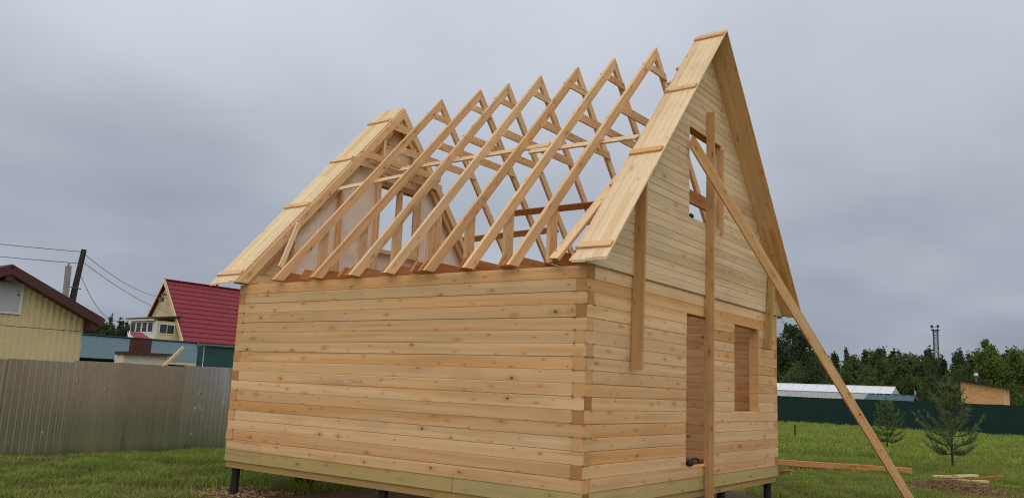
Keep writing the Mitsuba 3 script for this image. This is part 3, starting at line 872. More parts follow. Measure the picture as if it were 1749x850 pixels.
obj('gable_wall', prism([(X0 + 0.25, EY + 0.35, GZ), (X0 + 0.25, 2 * RY - EY - 0.35, GZ), (X0 + 0.25, 2 * RY - EY - 0.35, EZ2 + 0.35), (X0 + 0.25, RY, RZ2 - 0.16), (X0 + 0.25, EY + 0.35, EZ2 + 0.35)], (0.2, 0, 0), (0, 1, 0)), 'cream_paint', rh)
obj('long_wall', tri_box(X0 + 0.46, X0 + LX - 0.3, EY + 0.36, EY + 0.5, GZ, EZ2 + 0.4), 'cream_paint', rh)
obj('far_wall', tri_box(X0 + LX - 0.5, X0 + LX - 0.3, EY + 0.52, 2 * RY - EY - 0.4, GZ, EZ2), 'cream_paint', rh)
for wx0 in (X0 + 3.55,):
    w_ = obj('window', tri_box(wx0, wx0 + 1.0, EY + 0.33, EY + 0.355, 1.55, 2.45), 'white_paint', rh)
    for px in (wx0 + 0.07, wx0 + 0.54):
        for pz in (1.62, 2.06):
            obj('pane', tri_box(px, px + 0.39, EY + 0.315, EY + 0.331, pz, pz + 0.36), 'window_glass', w_)
obj('roof_pipe', tube([(X0 + 3.68, RY, RZ2), (X0 + 3.68, RY, RZ2 + 0.32)], 0.09, 10), 'brown_paint', rh, smooth=40)
# glazed bay in front of the gable
BX, BY0, BY1 = 19.43, 40.86, 43.5
by = obj('bay', tri_box(BX, X0 + 0.24, BY0, BY1, GZ, 4.02), 'cream_paint', rh)
obj('roof', slab([(BX - 0.25, BY0 - 0.18, 4.16), (X0 + 0.2, BY0 - 0.18, 4.42), (X0 + 0.2, BY1 + 0.3, 4.42), (BX - 0.25, BY1 + 0.3, 4.16)], 0.05, (0, 1, 0)), 'brown_paint', by)
obj('fascia', tri_box(BX - 0.2, BX - 0.17, BY0 - 0.1, BY1 + 0.3, 3.99, 4.12), 'white_paint', by)
obj('corner_post', tri_box(BX - 0.04, BX + 0.10, BY0 - 0.04, BY0 + 0.10, GZ, 4.02), 'white_paint', by)
obj('apron', tri_box(BX - 0.03, BX - 0.002, BY0 + 0.10, BY1, 2.4, 3.30), 'white_paint', by)
for k in range(4):
    ya = BY0 + 0.18 + k * 0.62
    w_ = obj('window', tri_box(BX - 0.035, BX - 0.002, ya, ya + 0.60, 3.31, 3.96), 'white_paint', by)
    obj('pane', tri_box(BX - 0.045, BX - 0.036, ya + 0.08, ya + 0.52, 3.37, 3.90), 'window_glass', w_)
w_ = obj('window', tri_box(BX + 0.22, BX + 1.22, BY0 - 0.035, BY0 - 0.002, 3.25, 3.88), 'white_paint', by)
for px in (BX + 0.28, BX + 0.74):
    obj('pane', tri_box(px, px + 0.42, BY0 - 0.045, BY0 - 0.036, 3.31, 3.82), 'window_glass', w_)
obj('lamp_bracket', tube([(X0 + 0.2, RY - 0.1, 5.75), (X0 - 0.25, RY - 0.3, 5.70), (X0 - 0.3, RY - 0.35, 5.45)], 0.05, 7), 'grey_steel', rh)
obj('lamp_head', tri_box(X0 - 0.40, X0 - 0.2, RY - 0.5, RY - 0.25, 5.25, 5.5), 'grey_steel', rh)

# small red tiled porch roof
pr = thing('porch', 'little white porch with a bright red ribbed roof below the glazed bay', 'porch')
for k in range(7):
    a = np.array([15.28 + 0.115 * k, 36.35, 3.03])
    b_ = np.array([15.44 + 0.115 * k, 35.55, 2.66])
    obj('roof_panel', board(a, b_, 0.112, 0.03, (1, 0, 0), 0.012), 'red_roof', pr)
obj('gable', prism([(15.0, 35.6, 2.55), (15.46, 35.6, 2.62), (15.26, 36.3, 3.0)], (0, 0.08, 0.0), (1, 0, 0)), 'white_paint', pr)
obj('wall', tri_box(15.3, 16.1, 35.7, 37.4, GZ, 2.62), 'white_paint', pr)
obj('bargeboard', board((15.03, 35.52, 2.58), (15.27, 36.2, 3.04), 0.08, 0.03, (0, 0, 1)), 'white_paint', pr)

# long teal roofed shed and its darker neighbour
ts = thing('teal_shed', 'long low shed with a blue green metal roof behind the fence', 'shed')
k = 0
xx = 3.2
while xx < 11.1:
    a, b_ = xx, min(xx + 1.1, 11.2)
    sh = lambda x: (x - 3.2) / 8.0
    v, f = corrugated(b_ - a, 1.0, 0.22, 0.006, 1, 0.5)
    v = np.array(v)
    e = np.array([0, 21.8 - 24.0, 1.40 - 2.20]); el = np.linalg.norm(e)
    n_ = np.array([0, -e[2], e[1]]); n_ = n_ / np.linalg.norm(n_); n_ = n_ if n_[2] > 0 else -n_
    shear = -1.25
    P = np.array([a, 24.0, 2.20]) + v[:, :1] * [1, 0, 0] + v[:, 2:] * (e + [shear, 0, 0]) - v[:, 1:2] * n_
    obj('roof_panel', (P, f), 'teal_paint', ts, smooth=15)
    xx += 1.1
obj('ridge_cap', board((3.2, 24.0, 2.22), (11.2, 24.0, 2.22), 0.2, 0.03, (0, 1, 0)), 'teal_paint', ts)
obj('back_roof', slab([(3.2, 24.02, 2.19), (11.2, 24.02, 2.19), (11.2, 26.2, 1.42), (3.2, 26.2, 1.42)], 0.03), 'teal_paint', ts)
obj('wall', tri_box(2.4, 9.8, 22.3, 22.42, GZ, 1.33), 'dark_wood', ts)
obj('wall', tri_box(2.9, 10.3, 25.7, 25.82, GZ, 1.4), 'dark_wood', ts)
obj('bargeboard', board((11.18, 23.95, 2.17), (9.95, 21.75, 1.33), 0.14, 0.06, (0, 0, 1)), 'brown_paint', ts)
obj('gable_infill', prism([(9.98, 21.9, 1.25), (10.16, 21.9, 1.25), (11.25, 24.0, 1.25), (11.2, 24.0, 2.1)], (0.03, -0.05, -0.02), (0, 0, 1)), 'white_paint', ts)
t2 = thing('teal_booth', 'dark blue green ribbed metal booth next to the long teal shed', 'booth')
xx = 9.26
while xx < 10.55:
    obj('panel', lay(corrugated(0.33, 2.62, 0.11, 0.01, 1, 0.4), (xx, 20.6, GZ), (1, 0, 0), (0, 1, 0)), 'dark_teal', t2, smooth=15)
    xx += 0.33
obj('roof', slab([(9.22, 20.5, 2.03), (10.7, 20.5, 2.03), (10.7, 20.95, 2.06), (9.22, 20.95, 2.06)], 0.03), 'teal_paint', t2)
obj('side', tri_box(9.2, 9.24, 20.62, 20.9, GZ, 2.0), 'dark_teal', t2)

# small playhouse-like kiosk: white siding, brown ledge, brown box on top
kk = thing('garden_kiosk', 'small white sided hut with brown ledge and a brown box on top', 'hut')
z = GZ
while z < 1.42:
    obj('siding_board', tri_box(3.97, 5.20, 16.2 - 0.004, 16.22, z, z + 0.098), 'white_paint', kk)
    z += 0.1
obj('body', tri_box(3.98, 5.19, 16.222, 16.6, GZ, 1.45), 'white_paint', kk)
for x_ in (3.95, 4.4, 5.17):
    obj('corner_post', tri_box(x_, x_ + 0.06, 16.17, 16.194, GZ, 1.45), 'white_paint', kk)
obj('ledge', prism([(3.92, 16.05, 1.45), (5.30, 16.05, 1.48), (5.30, 16.05, 1.54), (3.92, 16.05, 1.53)], (0, 0.45, 0), (1, 0, 0)), 'brown_paint', kk)
obj('upper_box', tri_box(4.24, 4.74, 16.22, 16.42, 1.53, 1.885), 'dark_brown', kk)
obj('box_lid', tri_box(4.22, 4.76, 16.20, 16.44, 1.886, 1.91), 'brown_paint', kk)
obj('leaning_pole', board((4.62, 15.6, 1.06), (5.36, 15.72, 1.73), 0.07, 0.05, (0, 0, 1)), 'pine_log', label='bare pole leaning up against the small brown ledged hut', category='pole')

# ------------------------------------------------------------------ poles and wires
cp = thing('concrete_pole', 'grey square concrete utility pole behind the yellow shed roof', 'utility pole')
obj('mast', board((7.6, 27.0, GZ), (7.47, 27.0, 4.80), 0.17, 0.17, (0, 1, 0), 0.015), 'grey_concrete', cp)
obj('insulator', tube([(7.47, 27, 4.80), (7.47, 27, 4.90)], 0.025, 8), 'grey_steel', cp)
wp = thing('wooden_pole', 'dark tarred utility pole leaning to the right above the yellow shed', 'utility pole')
obj('mast', tube([(7.33, 27.0, GZ), (7.96, 27.0, 5.49)], [0.14, 0.095], 12), 'dark_wood', wp, smooth=40)
obj('strut', tube([(7.84, 26.98, 3.0), (7.90, 26.98, 4.3)], 0.03, 8), 'grey_steel', wp, smooth=40)
obj('crossarm', tube([(7.58, 26.9, 4.02), (7.98, 26.9, 4.0)], 0.022, 8), 'grey_steel', wp, smooth=40)
def wire(a, b, sag, label):
    a, b = np.array(a), np.array(b)
    t = np.linspace(0, 1, 24)[:, None]
    p = a * (1 - t) + b * t
    p[:, 2] -= sag * 4 * t[:, 0] * (1 - t[:, 0])
    obj('power_wire', tube(p, 0.011, 5, False), 'wire_black', smooth=True, label=label, category='wire')
wire((7.93, 27, 5.40), (-20, 27.6, 5.55), 0.5, 'upper overhead wire running left from the dark leaning pole')
wire((7.88, 27, 4.95), (-20, 27.6, 5.05), 0.45, 'lower overhead wire running left from the dark leaning pole')
wire((7.95, 27, 5.36), (20.75, 42.3, 5.52), 0.35, 'upper overhead wire from the dark pole to the red roofed house')
wire((7.92, 27, 5.05), (20.8, 41.6, 4.55), 0.22, 'middle overhead wire from the dark pole down to the cream gable')
wire((7.88, 27, 4.65), (16.78, 40.0, 3.75), 0.55, 'lowest slack overhead wire dropping right from the dark pole')

# ------------------------------------------------------------------ right side: greenhouse, roofs, shed, flag, tower
gh = thing('greenhouse', 'long white polycarbonate greenhouse showing over the green fence', 'greenhouse')
GX, GY0, GY1, GR, GE = 62.5, 10.1, 30.0, 2.36, 1.80
n = 20
for k in range(n):
    a = GY0 + (GY1 - GY0) * k / n + 0.008
    b_ = GY0 + (GY1 - GY0) * (k + 1) / n - 0.008
    obj('roof_panel', slab([(GX, a, GE), (GX + 1.5, a, GR), (GX + 1.5, b_, GR), (GX, b_, GE)], 0.012, (1, 0, 0)), 'polycarbonate', gh)
    obj('roof_panel', slab([(GX + 3, a, GE), (GX + 1.5, a, GR), (GX + 1.5, b_, GR), (GX + 3, b_, GE)], 0.012, (1, 0, 0)), 'polycarbonate', gh)
    obj('wall_panel', tri_box(GX - 0.012, GX, a, b_, GZ, GE - 0.04), 'polycarbonate', gh)
    obj('rib', tri_box(GX - 0.03, GX + 0.01, a - 0.045, a - 0.015, GZ, GE), 'polycarbonate', gh)
obj('eave_rail', tri_box(GX - 0.04, GX + 0.0, GY0, GY1, GE - 0.04, GE + 0.015), 'hatch_paint', gh)
obj('ridge_rail', tri_box(GX + 1.46, GX + 1.54, GY0, GY1, GR - 0.02, GR + 0.05), 'white_paint', gh)
obj('end_wall', prism([(GX, GY0, GZ), (GX + 3, GY0, GZ), (GX + 3, GY0, GE), (GX + 1.5, GY0, GR), (GX, GY0, GE)], (0, 0.02, 0), (0, 0, 1)), 'hatch_paint', gh)

gs = thing('green_roof_shed', 'low shed with a green metal roof in front of the white greenhouse', 'shed')
for k in range(6):
    a = 7.43 + k * 0.54
    v, f = corrugated(0.535, 1.0, 0.18, 0.02, 1, 0.5)
    v = np.array(v)
    e = np.array([-1.1, 0.06, -0.47]); n_ = np.array([-0.39, 0, 0.92])
    P = np.array([57.6, a, 1.72]) + v[:, :1] * [0, 1, 0] + v[:, 2:] * e - v[:, 1:2] * n_
    obj('roof_panel', (P, f), 'teal_paint', gs, smooth=15)
    obj('ridge_cap', tri_box(57.5, 57.7, a + 0.05, a + 0.45, 1.725, 1.76), 'dark_teal', gs)
obj('wall', tri_box(56.8, 58.4, 7.55, 10.6, GZ, 1.22), 'dark_teal', gs)

fl = thing('tricolour_flag', 'limp white blue and red flag on a thin pole above the green fence', 'flag')
obj('pole', tube([(56.9, 7.5, GZ), (56.9, 7.42, 2.2)], 0.02, 6), 'grey_steel', fl)
for k, m_ in enumerate(('flag_white', 'flag_blue', 'flag_red')):
    zt, ht_ = 2.12 - 0.10 * k, 0.42
    pts = [(56.9, 7.42 - 0.005 - 0.06 * k, zt - 0.12 * k), (56.9, 7.36 - 0.07 * k, zt - 0.16 - 0.12 * k), (56.92, 7.36 - 0.08 * k, zt - ht_ - 0.08 * k), (56.9, 7.43 - 0.05 * k, zt - ht_ + 0.05 - 0.06 * k)]
    obj('stripe', prism(pts, (0.012, 0, 0), (0, 0, 1)), m_, fl)

sd = thing('ochre_shed', 'plain ochre board shed with a sloping dark roof at the forest edge', 'shed')
obj('wall', prism([(56, 4.40, GZ), (56, 1.84, GZ), (56, 1.84, 2.36), (56, 4.40, 2.74)], (2.6, 0, 0), (0, 0, 1)), 'board_ochre', sd)
obj('corner_board', tri_box(55.97, 56.0, 1.84, 1.92, GZ, 2.36), 'pine_pale', sd)
obj('roof', prism([(55.7, 4.85, 2.86), (55.7, 1.50, 2.34), (55.7, 1.50, 2.41), (55.7, 4.85, 2.95)], (3.2, 0, 0), (0, 1, 0)), 'dark_wood', sd)
obj('chimney_pipe', tube([(57.0, 3.58, 2.7), (57.0, 3.58, 3.12)], 0.075, 10), 'grey_steel', sd, smooth=40)
obj('chimney_cowl', tube([(57.0, 3.58, 3.10), (57.0, 3.58, 3.17), (57.0, 3.58, 3.33), (57.0, 3.58, 3.40)], [0.08, 0.14, 0.13, 0.04], 12), 'bright_zinc', sd, smooth=40)
obj('chimney_cap', tube([(57.0, 3.58, 3.42), (57.0, 3.58, 3.50)], [0.14, 0.03], 10), 'black_metal', sd)

tw = thing('floodlight_mast', 'distant steel lattice mast with floodlights above the forest', 'mast')
TX, TY, TH = 240.0, 35.75, 20.9
lt = 0.6
legs = [(-lt, -lt), (lt, -lt), (lt, lt), (-lt, lt)]
for a, b_ in legs:
    obj('leg', tube([(TX + a, TY + b_, GZ), (TX + a * 0.85, TY + b_ * 0.85, TH)], 0.10, 6), 'grey_steel', tw)
for i in range(4):
    (a0, b0), (a1, b1) = legs[i], legs[(i + 1) % 4]
    parts = []
    for z in np.arange(0.5, TH - 1, 1.75):
        parts.append(tube([(TX + a0 * .95, TY + b0 * .95, z), (TX + a1 * .93, TY + b1 * .93, z + 1.75)], 0.05, 5))
        parts.append(tube([(TX + a1 * .95, TY + b1 * .95, z), (TX + a0 * .93, TY + b0 * .93, z + 1.75)], 0.05, 5))
        parts.append(tube([(TX + a0 * .95, TY + b0 * .95, z), (TX + a1 * .95, TY + b1 * .95, z)], 0.08, 5))
    obj('lattice', join(parts)[:2], 'grey_steel', tw)
obj('platform', tri_box(TX - 0.95, TX + 0.95, TY - 0.95, TY + 0.95, TH, TH + 0.22), 'grey_steel', tw)
for k, (a, b_) in enumerate(((-0.7, -0.75), (-0.7, 0.75))):
    obj('floodlight', blob((TX + a, TY + b_, TH + 1.15), 0.34, 3 + k, 0.15, 2, (0.7, 1, 1)), 'black_metal', tw, smooth=50)
    obj('bracket', tube([(TX + a, TY + b_, TH + 0.2), (TX + a, TY + b_, TH + 1.0)], 0.08, 6), 'grey_steel', tw)
obj('rail', tri_box(TX - 1.1, TX - 1.0, TY - 0.9, TY + 0.9, TH + 0.75, TH + 0.87), 'grey_steel', tw)

# ------------------------------------------------------------------ trees
def leaf_quads(P, size, g, tilt=None, aspect=0.6):
    n = len(P)
    a = g.normal(0, 1, (n, 3)); a /= np.linalg.norm(a, axis=1, keepdims=True)
    if tilt is not None:
        a = a + tilt; a /= np.linalg.norm(a, axis=1, keepdims=True)
    b = np.cross(a, g.normal(0, 1, (n, 3))); b /= np.linalg.norm(b, axis=1, keepdims=True)
    s = (np.asarray(size) * g.uniform(0.6, 1.3, n))[:, None]
    v = np.stack([P - a * s, P + b * s * aspect, P + a * s, P - b * s * aspect], 1).reshape(-1, 3)
    k = np.arange(n)[:, None] * 4
    return v, np.vstack([k + [0, 1, 2], k + [0, 2, 3]])


def leaf_colors(n, g, cols, per=4):
    t = g.uniform(0, 1, (n, 1))
    c = (np.array(cols[0]) * (1 - t) + np.array(cols[1]) * t) * g.uniform(0.8, 1.2, (n, 1))
    return np.repeat(c, per, 0)


def broadleaf(g, h, r, n, size, base=0.25, lobes=14, lean=0.0):
    """Leaf positions of a broadleaf crown: clumps along limbs with gaps between them."""
    P, limbs = [], []
    for k in range(lobes):
        t = (k + g.uniform(0, 1)) / lobes
        z = h * (base + (0.97 - base) * t)
        prof = math.sin(math.pi * min(1, 0.18 + 0.80 * t)) ** 0.7
        a = g.uniform(0, 2 * np.pi)
        rr = r * prof * g.uniform(0.25, 0.95)
        c = np.array([rr * math.cos(a) + lean * t, rr * math.sin(a), z])
        cr = r * g.uniform(0.22, 0.42) * (0.3 + 0.7 * prof)
        m = int(n / lobes * (0.45 + 0.8 * prof))
        q = c + g.normal(0, 0.56, (m, 3)) * cr * [1, 1, 1.15]
        P.append(q)
        limbs.append(np.array([[lean * t * 0.5, 0, max(0.1 * h, z - 0.25 * h)], c]))
    return np.vstack(P), limbs


def spruce(g, h, r, n, base=0.05):
    """Leaf positions of a conifer: drooping tiers that narrow to a spire."""
    P = []
    tiers = max(9, int(h * 2.6))
    for k in range(tiers):
        t = k / tiers
        z = h * (base + (1 - base) * t)
        R = r * (1 - t) ** 0.9 * g.uniform(0.75, 1.15) + 0.03 * r
        m = int(n / tiers * 1.9 * (1 - 0.8 * t)) + 4
        a = g.uniform(0, 2 * np.pi, m)
        na = max(4, int(9 * (1 - t)) + 3)
        a = np.round(a / (2 * np.pi) * na) / na * 2 * np.pi + g.normal(0, 0.16, m)
        rr = R * g.uniform(0.05, 1, m) ** 0.7
        P.append(np.stack([rr * np.cos(a), rr * np.sin(a), z - 0.28 * rr + g.normal(0, 0.06 * h / tiers * 2, m)], 1))
    m = 14
    P.append(np.stack([g.normal(0, 0.03 * r, m), g.normal(0, 0.03 * r, m), h * g.uniform(0.9, 1.03, m)], 1))
    return np.vstack(P) + g.normal(0, 0.012 * h, (sum(len(p) for p in P), 3)) * [1, 1, 0.6]


DARK = ((0.058, 0.084, 0.042), (0.085, 0.118, 0.055))
MID = ((0.080, 0.120, 0.042), (0.12, 0.165, 0.060))
LIGHT = ((0.12, 0.19, 0.045), (0.18, 0.26, 0.07))


def tree(name, kind, x, y, h, r, n, size, seed, cols, label, group=None, base=0.25, lean=0.0, lobes=14):
    g = np.random.default_rng(seed)
    t = thing(name, label, 'tree', group)
    z0 = GZ - 0.1
    if kind == 'broad':
        P, limbs = broadleaf(g, h, r, n, size, base, lobes, lean)
        tr_ = [tube([(0, 0, 0), (lean * 0.3, 0, h * 0.5), (lean * 0.8, 0, h * 0.9)], [0.02 * h, 0.013 * h, 0.003 * h], 7)]
        tr_ += [tube(l, [0.006 * h, 0.002 * h], 5) for l in limbs]
        v, f = leaf_quads(P, size, g)
    else:
        P = spruce(g, h, r, n, base)
        tr_ = [tube([(0, 0, 0), (0, 0, h * 0.95)], [0.016 * h, 0.003 * h], 7)]
        v, f = leaf_quads(P, size, g, np.array([0, 0, -0.1]), 0.45)
    m = join([a + (np.zeros((len(a[0]), 2)),) for a in tr_])
    obj('trunk', (m[0] + [x, y, z0], m[1]), 'bark', t)
    obj('crown', (v + [x, y, z0], f), 'leaf', t, color=leaf_colors(len(P), g, cols))
    return t


# the mixed forest that reads as one mass (far trees), one mesh
g = np.random.default_rng(77)
FV, FF, FC, at = [], [], [], 0
def add_far(x, y, h, r, kind, n, size, cols):
    global at
    if kind == 'broad':
        P, _ = broadleaf(g, h, r, n, size, 0.12, 20)
    else:
        P = spruce(g, h, r, n, 0.05)
    v, f = leaf_quads(P, size, g, None if kind == 'broad' else np.array([0, 0, -0.1]), 0.5)
    FV.append(v + [x, y, GZ]); FF.append(f + at); FC.append(leaf_colors(len(P), g, cols)); at += len(v)
def tri_cols(k):
    s = g.uniform(0.75, 1.25)
    return tuple(tuple(np.array(c) * s) for c in (DARK, MID, LIGHT)[k])
for k in range(210):
    y = -10 + 62 * g.uniform(0, 1)
    x = g.uniform(98, 135)
    con = g.uniform() < 0.74
    top = 8.05 + 0.45 * g.normal()
    h = max(5.5, (top + 0.5) * (x + 7.5) / 127)
    add_far(x, y, h, h * (0.24 if con else 0.33), 'spruce' if con else 'broad', 1700, 0.2, tri_cols(0 if con else (1 if g.uniform() < 0.6 else 0)))
for k in range(64):
    y = -6 + 40 * g.uniform(0, 1)
    x = g.uniform(72, 92)
    h = g.uniform(3.6, 5.6)
    add_far(x, y, h, h * 0.38, 'broad', 1400, 0.14, tri_cols(1 if g.uniform() < 0.6 else 0))
obj('forest', (np.vstack(FV), np.vstack(FF)), 'leaf', color=np.vstack(FC), kind='stuff', label='dark mixed forest closing the meadow beyond the green fence')
FV, FF, FC, at = [], [], [], 0
for k in range(170):
    x = g.uniform(43, 63)
    y = g.uniform(108, 125)
    con = g.uniform() < 0.75
    h = (8.1 + g.normal() * 0.7) * (0.92 if x < 50 else 1.0)
    h *= 1.0 if con else 0.85
    add_far(x, y, h, h * (0.17 if con else 0.3), 'spruce' if con else 'broad', 1000, 0.2, tri_cols(0 if con else 1))
for k in range(60):
    x, y = g.uniform(-110, 46), g.uniform(112, 135)
    con = g.uniform() < 0.6
    h = 8 + g.normal() * 0.8
    add_far(x, y, h, h * (0.2 if con else 0.36), 'spruce' if con else 'broad', 500, 0.3, tri_cols(0 if con else 1))
obj('distant_wood', (np.vstack(FV), np.vstack(FF)), 'leaf', color=np.vstack(FC), kind='stuff', label='row of distant conifers behind the teal shed on the left')

# trees one can tell apart
tree('pine_tree', 'broad', 80, 23.2, 9.45, 2.5, 3000, 0.19, 501, DARK, 'tall dark open crowned pine right beside the house corner', base=0.5, lobes=34)
tree('aspen_tree', 'broad', 80, 5.5, 8.1, 1.5, 4200, 0.13, 502, LIGHT, 'tallest light green tree with a ragged pointed top behind the ochre shed', base=0.2, lobes=46, lean=-0.2)
tree('aspen_tree', 'broad', 81, 3.4, 7.2, 1.6, 4200, 0.13, 503, LIGHT, 'rounded light green tree standing right of the tallest one', base=0.15, lobes=36)
tree('aspen_tree', 'broad', 80, 1.2, 6.9, 1.7, 4200, 0.13, 504, LIGHT, 'light green tree at the right edge of the picture', base=0.12, lobes=36)
tree('aspen_tree', 'broad', 79, 7.6, 5.6, 1.5, 3000, 0.13, 505, MID, 'mid green leafy tree left of the ochre shed chimney', base=0.1, lobes=30)
tree('birch_tree', 'broad', 80, 14.9, 7.1, 1.5, 3800, 0.14, 506, MID, 'green birch with a thin raised top in the middle of the forest edge', base=0.15, lobes=36)
tree('birch_tree', 'broad', 79, 16.9, 6.0, 1.8, 3400, 0.14, 507, MID, 'broad green tree just left of the birch with the raised top', base=0.1, lobes=32)
tree('birch_tree', 'broad', 78, 12.6, 5.8, 1.6, 3000, 0.14, 508, MID, 'bushy green tree above the flag', base=0.1, lobes=30)
tree('leafy_bush', 'broad', 70, 7.7, 3.6, 1.0, 1800, 0.11, 510, ((0.07, 0.085, 0.022), (0.10, 0.115, 0.034)), 'yellowish green bush rising just left of the ochre shed', base=0.05, lobes=14)
for k, (x, y, h, lb) in enumerate(((118, 27.6, 9.4, 'slender spruce tip standing above the forest right of the slanting plank'), (118, 20.6, 9.1, 'dark spruce tip between the raised birch and the mast'), (118, 13.4, 9.2, 'dark spruce tip just right of the mast'), (118, 12.0, 8.9, 'second spruce tip right of the mast'), (117, 22.3, 9.3, 'pointed spruce just right of the raised birch top'))):
    tree('spruce_tree', 'spruce', x, y, h, 1.25, 1500, 0.2, 520 + k, DARK, lb, base=0.1)


# young pines in the meadow: whorls of upswept branches with needle brushes
def young_pine(x, y, h, r, seed, whorls, label, nd=230):
    g = np.random.default_rng(seed)
    t = thing('young_pine', label, 'tree')
    z0 = float(height(x, y)) - 0.03
    wig = g.normal(0, 0.012 * h, 2)
    tr_pts = [(x, y, z0), (x + wig[0], y + wig[1], z0 + h * 0.5), (x, y, z0 + h * 0.97)]
    obj('trunk', tube(tr_pts, [0.022 * h * 0.62, 0.014 * h * 0.6, 0.004 * h], 8), 'dark_bark', t, smooth=40)
    NP, ND, NL = [], [], []
    def brush(path, n, ln):
        s = g.uniform(0.22, 1.0, n)
        i = np.minimum((s * (len(path) - 1)).astype(int), len(path) - 2)
        fr_ = s * (len(path) - 1) - i
        p = path[i] * (1 - fr_[:, None]) + path[i + 1] * fr_[:, None]
        d = path[i + 1] - path[i]; d /= np.linalg.norm(d, axis=1, keepdims=True)
        a = g.normal(0, 1, (n, 3)); a -= (a * d).sum(1, keepdims=True) * d; a /= np.linalg.norm(a, axis=1, keepdims=True)
        q = d * 0.75 + a * 0.75; q /= np.linalg.norm(q, axis=1, keepdims=True)
        NP.append(p); ND.append(q); NL.append(ln * g.uniform(0.7, 1.2, n))
    for w in range(whorls):
        f = (w + 0.35) / whorls
        z = z0 + h * (0.16 + 0.78 * f)
        nb = int(g.integers(5, 8))
        R = r * (1.0 - f) ** 0.72 * min(1.0, 0.62 + 1.3 * f) * g.uniform(0.85, 1.1) + 0.05
        up = 0.10 + 0.95 * f
        for b in range(nb):
            a = 2 * np.pi * (b + g.uniform(-0.3, 0.3)) / nb + w * 1.3
            R_ = R * g.uniform(0.65, 1.12)
            s = np.linspace(0, 1, 6)
            rad = R_ * s
            dz = R_ * (up * 0.55 * s + (0.42) * s ** 2.4) - 0.10 * R_ * np.sin(np.pi * s)
            path = np.stack([x + rad * math.cos(a), y + rad * math.sin(a), z + dz], 1)
            obj('branch', tube(path, np.linspace(0.011, 0.004, 6) * h / 2.4, 5), 'dark_bark', t)
            brush(path, int(nd * (0.25 + 0.5 * R_ / r)), 0.085)
            for k in range(3):
                s0 = g.uniform(0.35, 0.8)
                b0 = path[int(s0 * 5)]
                a2 = a + g.choice([-1, 1]) * g.uniform(0.5, 0.9)
                l2 = R_ * g.uniform(0.2, 0.4)
                p2 = np.stack([b0[0] + l2 * s * math.cos(a2), b0[1] + l2 * s * math.sin(a2), b0[2] + l2 * (0.35 * s + 0.3 * s ** 2)], 1)
                brush(p2, int(nd * 0.26), 0.075)
    s = np.linspace(0, 1, 5)
    brush(np.stack([x + 0 * s, y + 0 * s, z0 + h * (0.82 + 0.2 * s)], 1), nd, 0.08)
    P, D, Ln = np.vstack(NP), np.vstack(ND), np.concatenate(NL)
    S = np.cross(D, g.normal(0, 1, D.shape)); S /= np.linalg.norm(S, axis=1, keepdims=True)
    wd = 0.006
    v = np.stack([P - S * wd, P + S * wd, P + D * Ln[:, None]], 1).reshape(-1, 3)
    f = np.arange(len(v)).reshape(-1, 3)
    obj('needles', (v, f), 'needle', t, color=leaf_colors(len(P), g, ((0.12, 0.175, 0.075), (0.19, 0.25, 0.105)), 3))


young_pine(17.2, -0.80, 2.35, 1.0, 601, 8, 'larger young pine with a bare lower stem behind the straw heap')
young_pine(25.0, 2.45, 1.85, 0.85, 602, 7, 'smaller bushy young pine just right of the slanting plank', 190)
obj('meadow_stake', tube([(27.8, 6.6, GZ - 0.1), (27.82, 6.6, 0.02)], 0.035, 7), 'dark_wood', label='short dark stake in the meadow beside the house corner', category='stake')


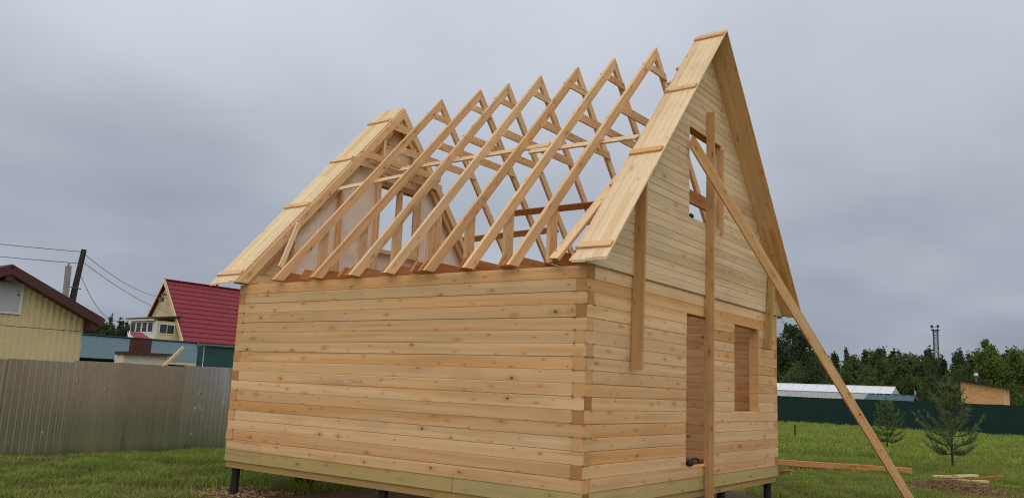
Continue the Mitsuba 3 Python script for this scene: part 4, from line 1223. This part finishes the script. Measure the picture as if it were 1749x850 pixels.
# ------------------------------------------------------------------ grass
def grass(name, n, pick, hgt, wid, seed, label, cols, tuft=0.5):
    g = np.random.default_rng(seed)
    x, y = pick(g, n)
    q = np.stack([x * 0.55, y * 0.55, 0 * x], -1)
    lush = meshkit.fbm(q, 3, 17)
    q2 = np.stack([x * 2.1, y * 2.1, 0 * x], -1)
    clump = meshkit.fbm(q2, 2, 23)
    dx = np.maximum(np.maximum(-0.3 - x, x - 6.2), 0); dy = np.maximum(np.maximum(-0.5 - y, y - 6.1), 0)
    d = np.hypot(dx, dy)
    ok = g.uniform(0, 1, n) < np.clip((d + 1.4 * (lush - 0.5) - 0.1) / 1.3, 0, 1) * np.clip(0.25 + 1.5 * clump, 0, 1)
    ok &= ~((np.hypot((x - 11.4) / 1.2, (y + 1.72) / 1.0) < 0.95))
    pt = np.hypot((x - 11.2) / 2.4, (y - 1.75) / 0.9)
    ok &= g.uniform(0, 1, n) < np.clip((pt + 1.0 * (lush - 0.5) - 0.35) / 0.6, 0.12, 1)
    x, y, lush, clump = x[ok], y[ok], lush[ok], clump[ok]
    n = len(x)
    z = height(x, y) - 0.01
    h = hgt * g.uniform(0.45, 1.25, n) * (0.55 + 0.9 * clump) * (0.7 + 0.6 * lush)
    a = g.uniform(0, 2 * np.pi, n)
    lean = g.uniform(0.15, 1.05, n) * h
    w = wid * g.uniform(0.6, 1.3, n)
    b = np.stack([x, y, z], 1)
    side = np.stack([-np.sin(a), np.cos(a), 0 * a], 1) * w[:, None]
    dirv_ = np.stack([np.cos(a), np.sin(a), 0 * a], 1)
    mid = b + dirv_ * (lean * 0.3)[:, None] + [0, 0, 1] * (h * 0.6)[:, None]
    tip = b + dirv_ * lean[:, None] + [0, 0, 1] * (h * g.uniform(0.75, 1.0, n))[:, None]
    v = np.stack([b - side, b + side, mid - side * 0.7, mid + side * 0.7, tip], 1).reshape(-1, 3)
    k = np.arange(n)[:, None] * 5
    f = np.vstack([k + [0, 1, 3], k + [0, 3, 2], k + [2, 3, 4]])
    t = np.clip(0.2 + 0.9 * (lush - 0.2) + g.normal(0, 0.22, n), 0, 1)[:, None]
    c = np.array(cols[0]) * (1 - t) + np.array(cols[1]) * t
    dry = (g.uniform(0, 1, n) < 0.08 + 0.16 * (clump < 0.42) + 0.14 * (lush < 0.4))[:, None]
    c = c * (0.72 + 0.62 * clump[:, None])
    c = np.where(dry, np.array([0.27, 0.225, 0.115]), c) * g.uniform(0.75, 1.25, (n, 1))
    obj(name, (v, f), 'grass_blade', color=np.repeat(c, 5, 0), kind='stuff', label=label)


def pick_fence(g, n):
    return g.uniform(-3.2, 6.0, n), 11.0 - np.abs(g.normal(0, 0.28, n))


def pick_left(g, n):
    return g.uniform(-2.6, 5.6, n), g.uniform(5.2, 11.1, n)


def pick_right(g, n):
    th = np.radians(g.uniform(-1.0, 20.5, n))
    t = g.uniform(0, 1, n)
    r = np.where(g.uniform(0, 1, n) < 0.55, 12.5 + 13 * t, 12.5 + 47 * t ** 0.9)
    return C[0] + r * np.cos(th), C[1] + r * np.sin(th)


def pick_front(g, n):
    a = g.uniform(0, 1, n) < 0.5
    return np.where(a, g.uniform(-9, 7, n), g.uniform(-10, -0.6, n)), np.where(a, g.uniform(-7, -0.8, n), g.uniform(-1, 11, n))


GREENS = ((0.245, 0.28, 0.07), (0.165, 0.265, 0.05))
grass('meadow_grass', 95000, pick_left, 0.165, 0.0105, 41, 'lush uneven grass between the timber house and the sheet metal fence', GREENS)
grass('meadow_grass', 190000, pick_right, 0.15, 0.009, 42, 'open meadow grass reaching from the house to the green fence', ((0.25, 0.275, 0.066), (0.165, 0.265, 0.048)))


def pick_far(g, n):
    th = np.radians(g.uniform(-1.0, 20.5, n))
    r = 28 + 33 * g.uniform(0, 1, n) ** 0.8
    return C[0] + r * np.cos(th), C[1] + r * np.sin(th)


grass('meadow_grass', 70000, pick_far, 0.24, 0.022, 43, 'taller far meadow grass along the foot of the green fence', ((0.29, 0.325, 0.075), (0.205, 0.325, 0.056)))
grass('meadow_grass', 9000, pick_fence, 0.15, 0.009, 44, 'rank tall grass along the foot of the sheet metal fence', ((0.21, 0.25, 0.075), (0.15, 0.24, 0.06)))
grass('meadow_grass', 60000, pick_front, 0.13, 0.009, 45, 'trodden short grass in front of the timber house', GREENS)
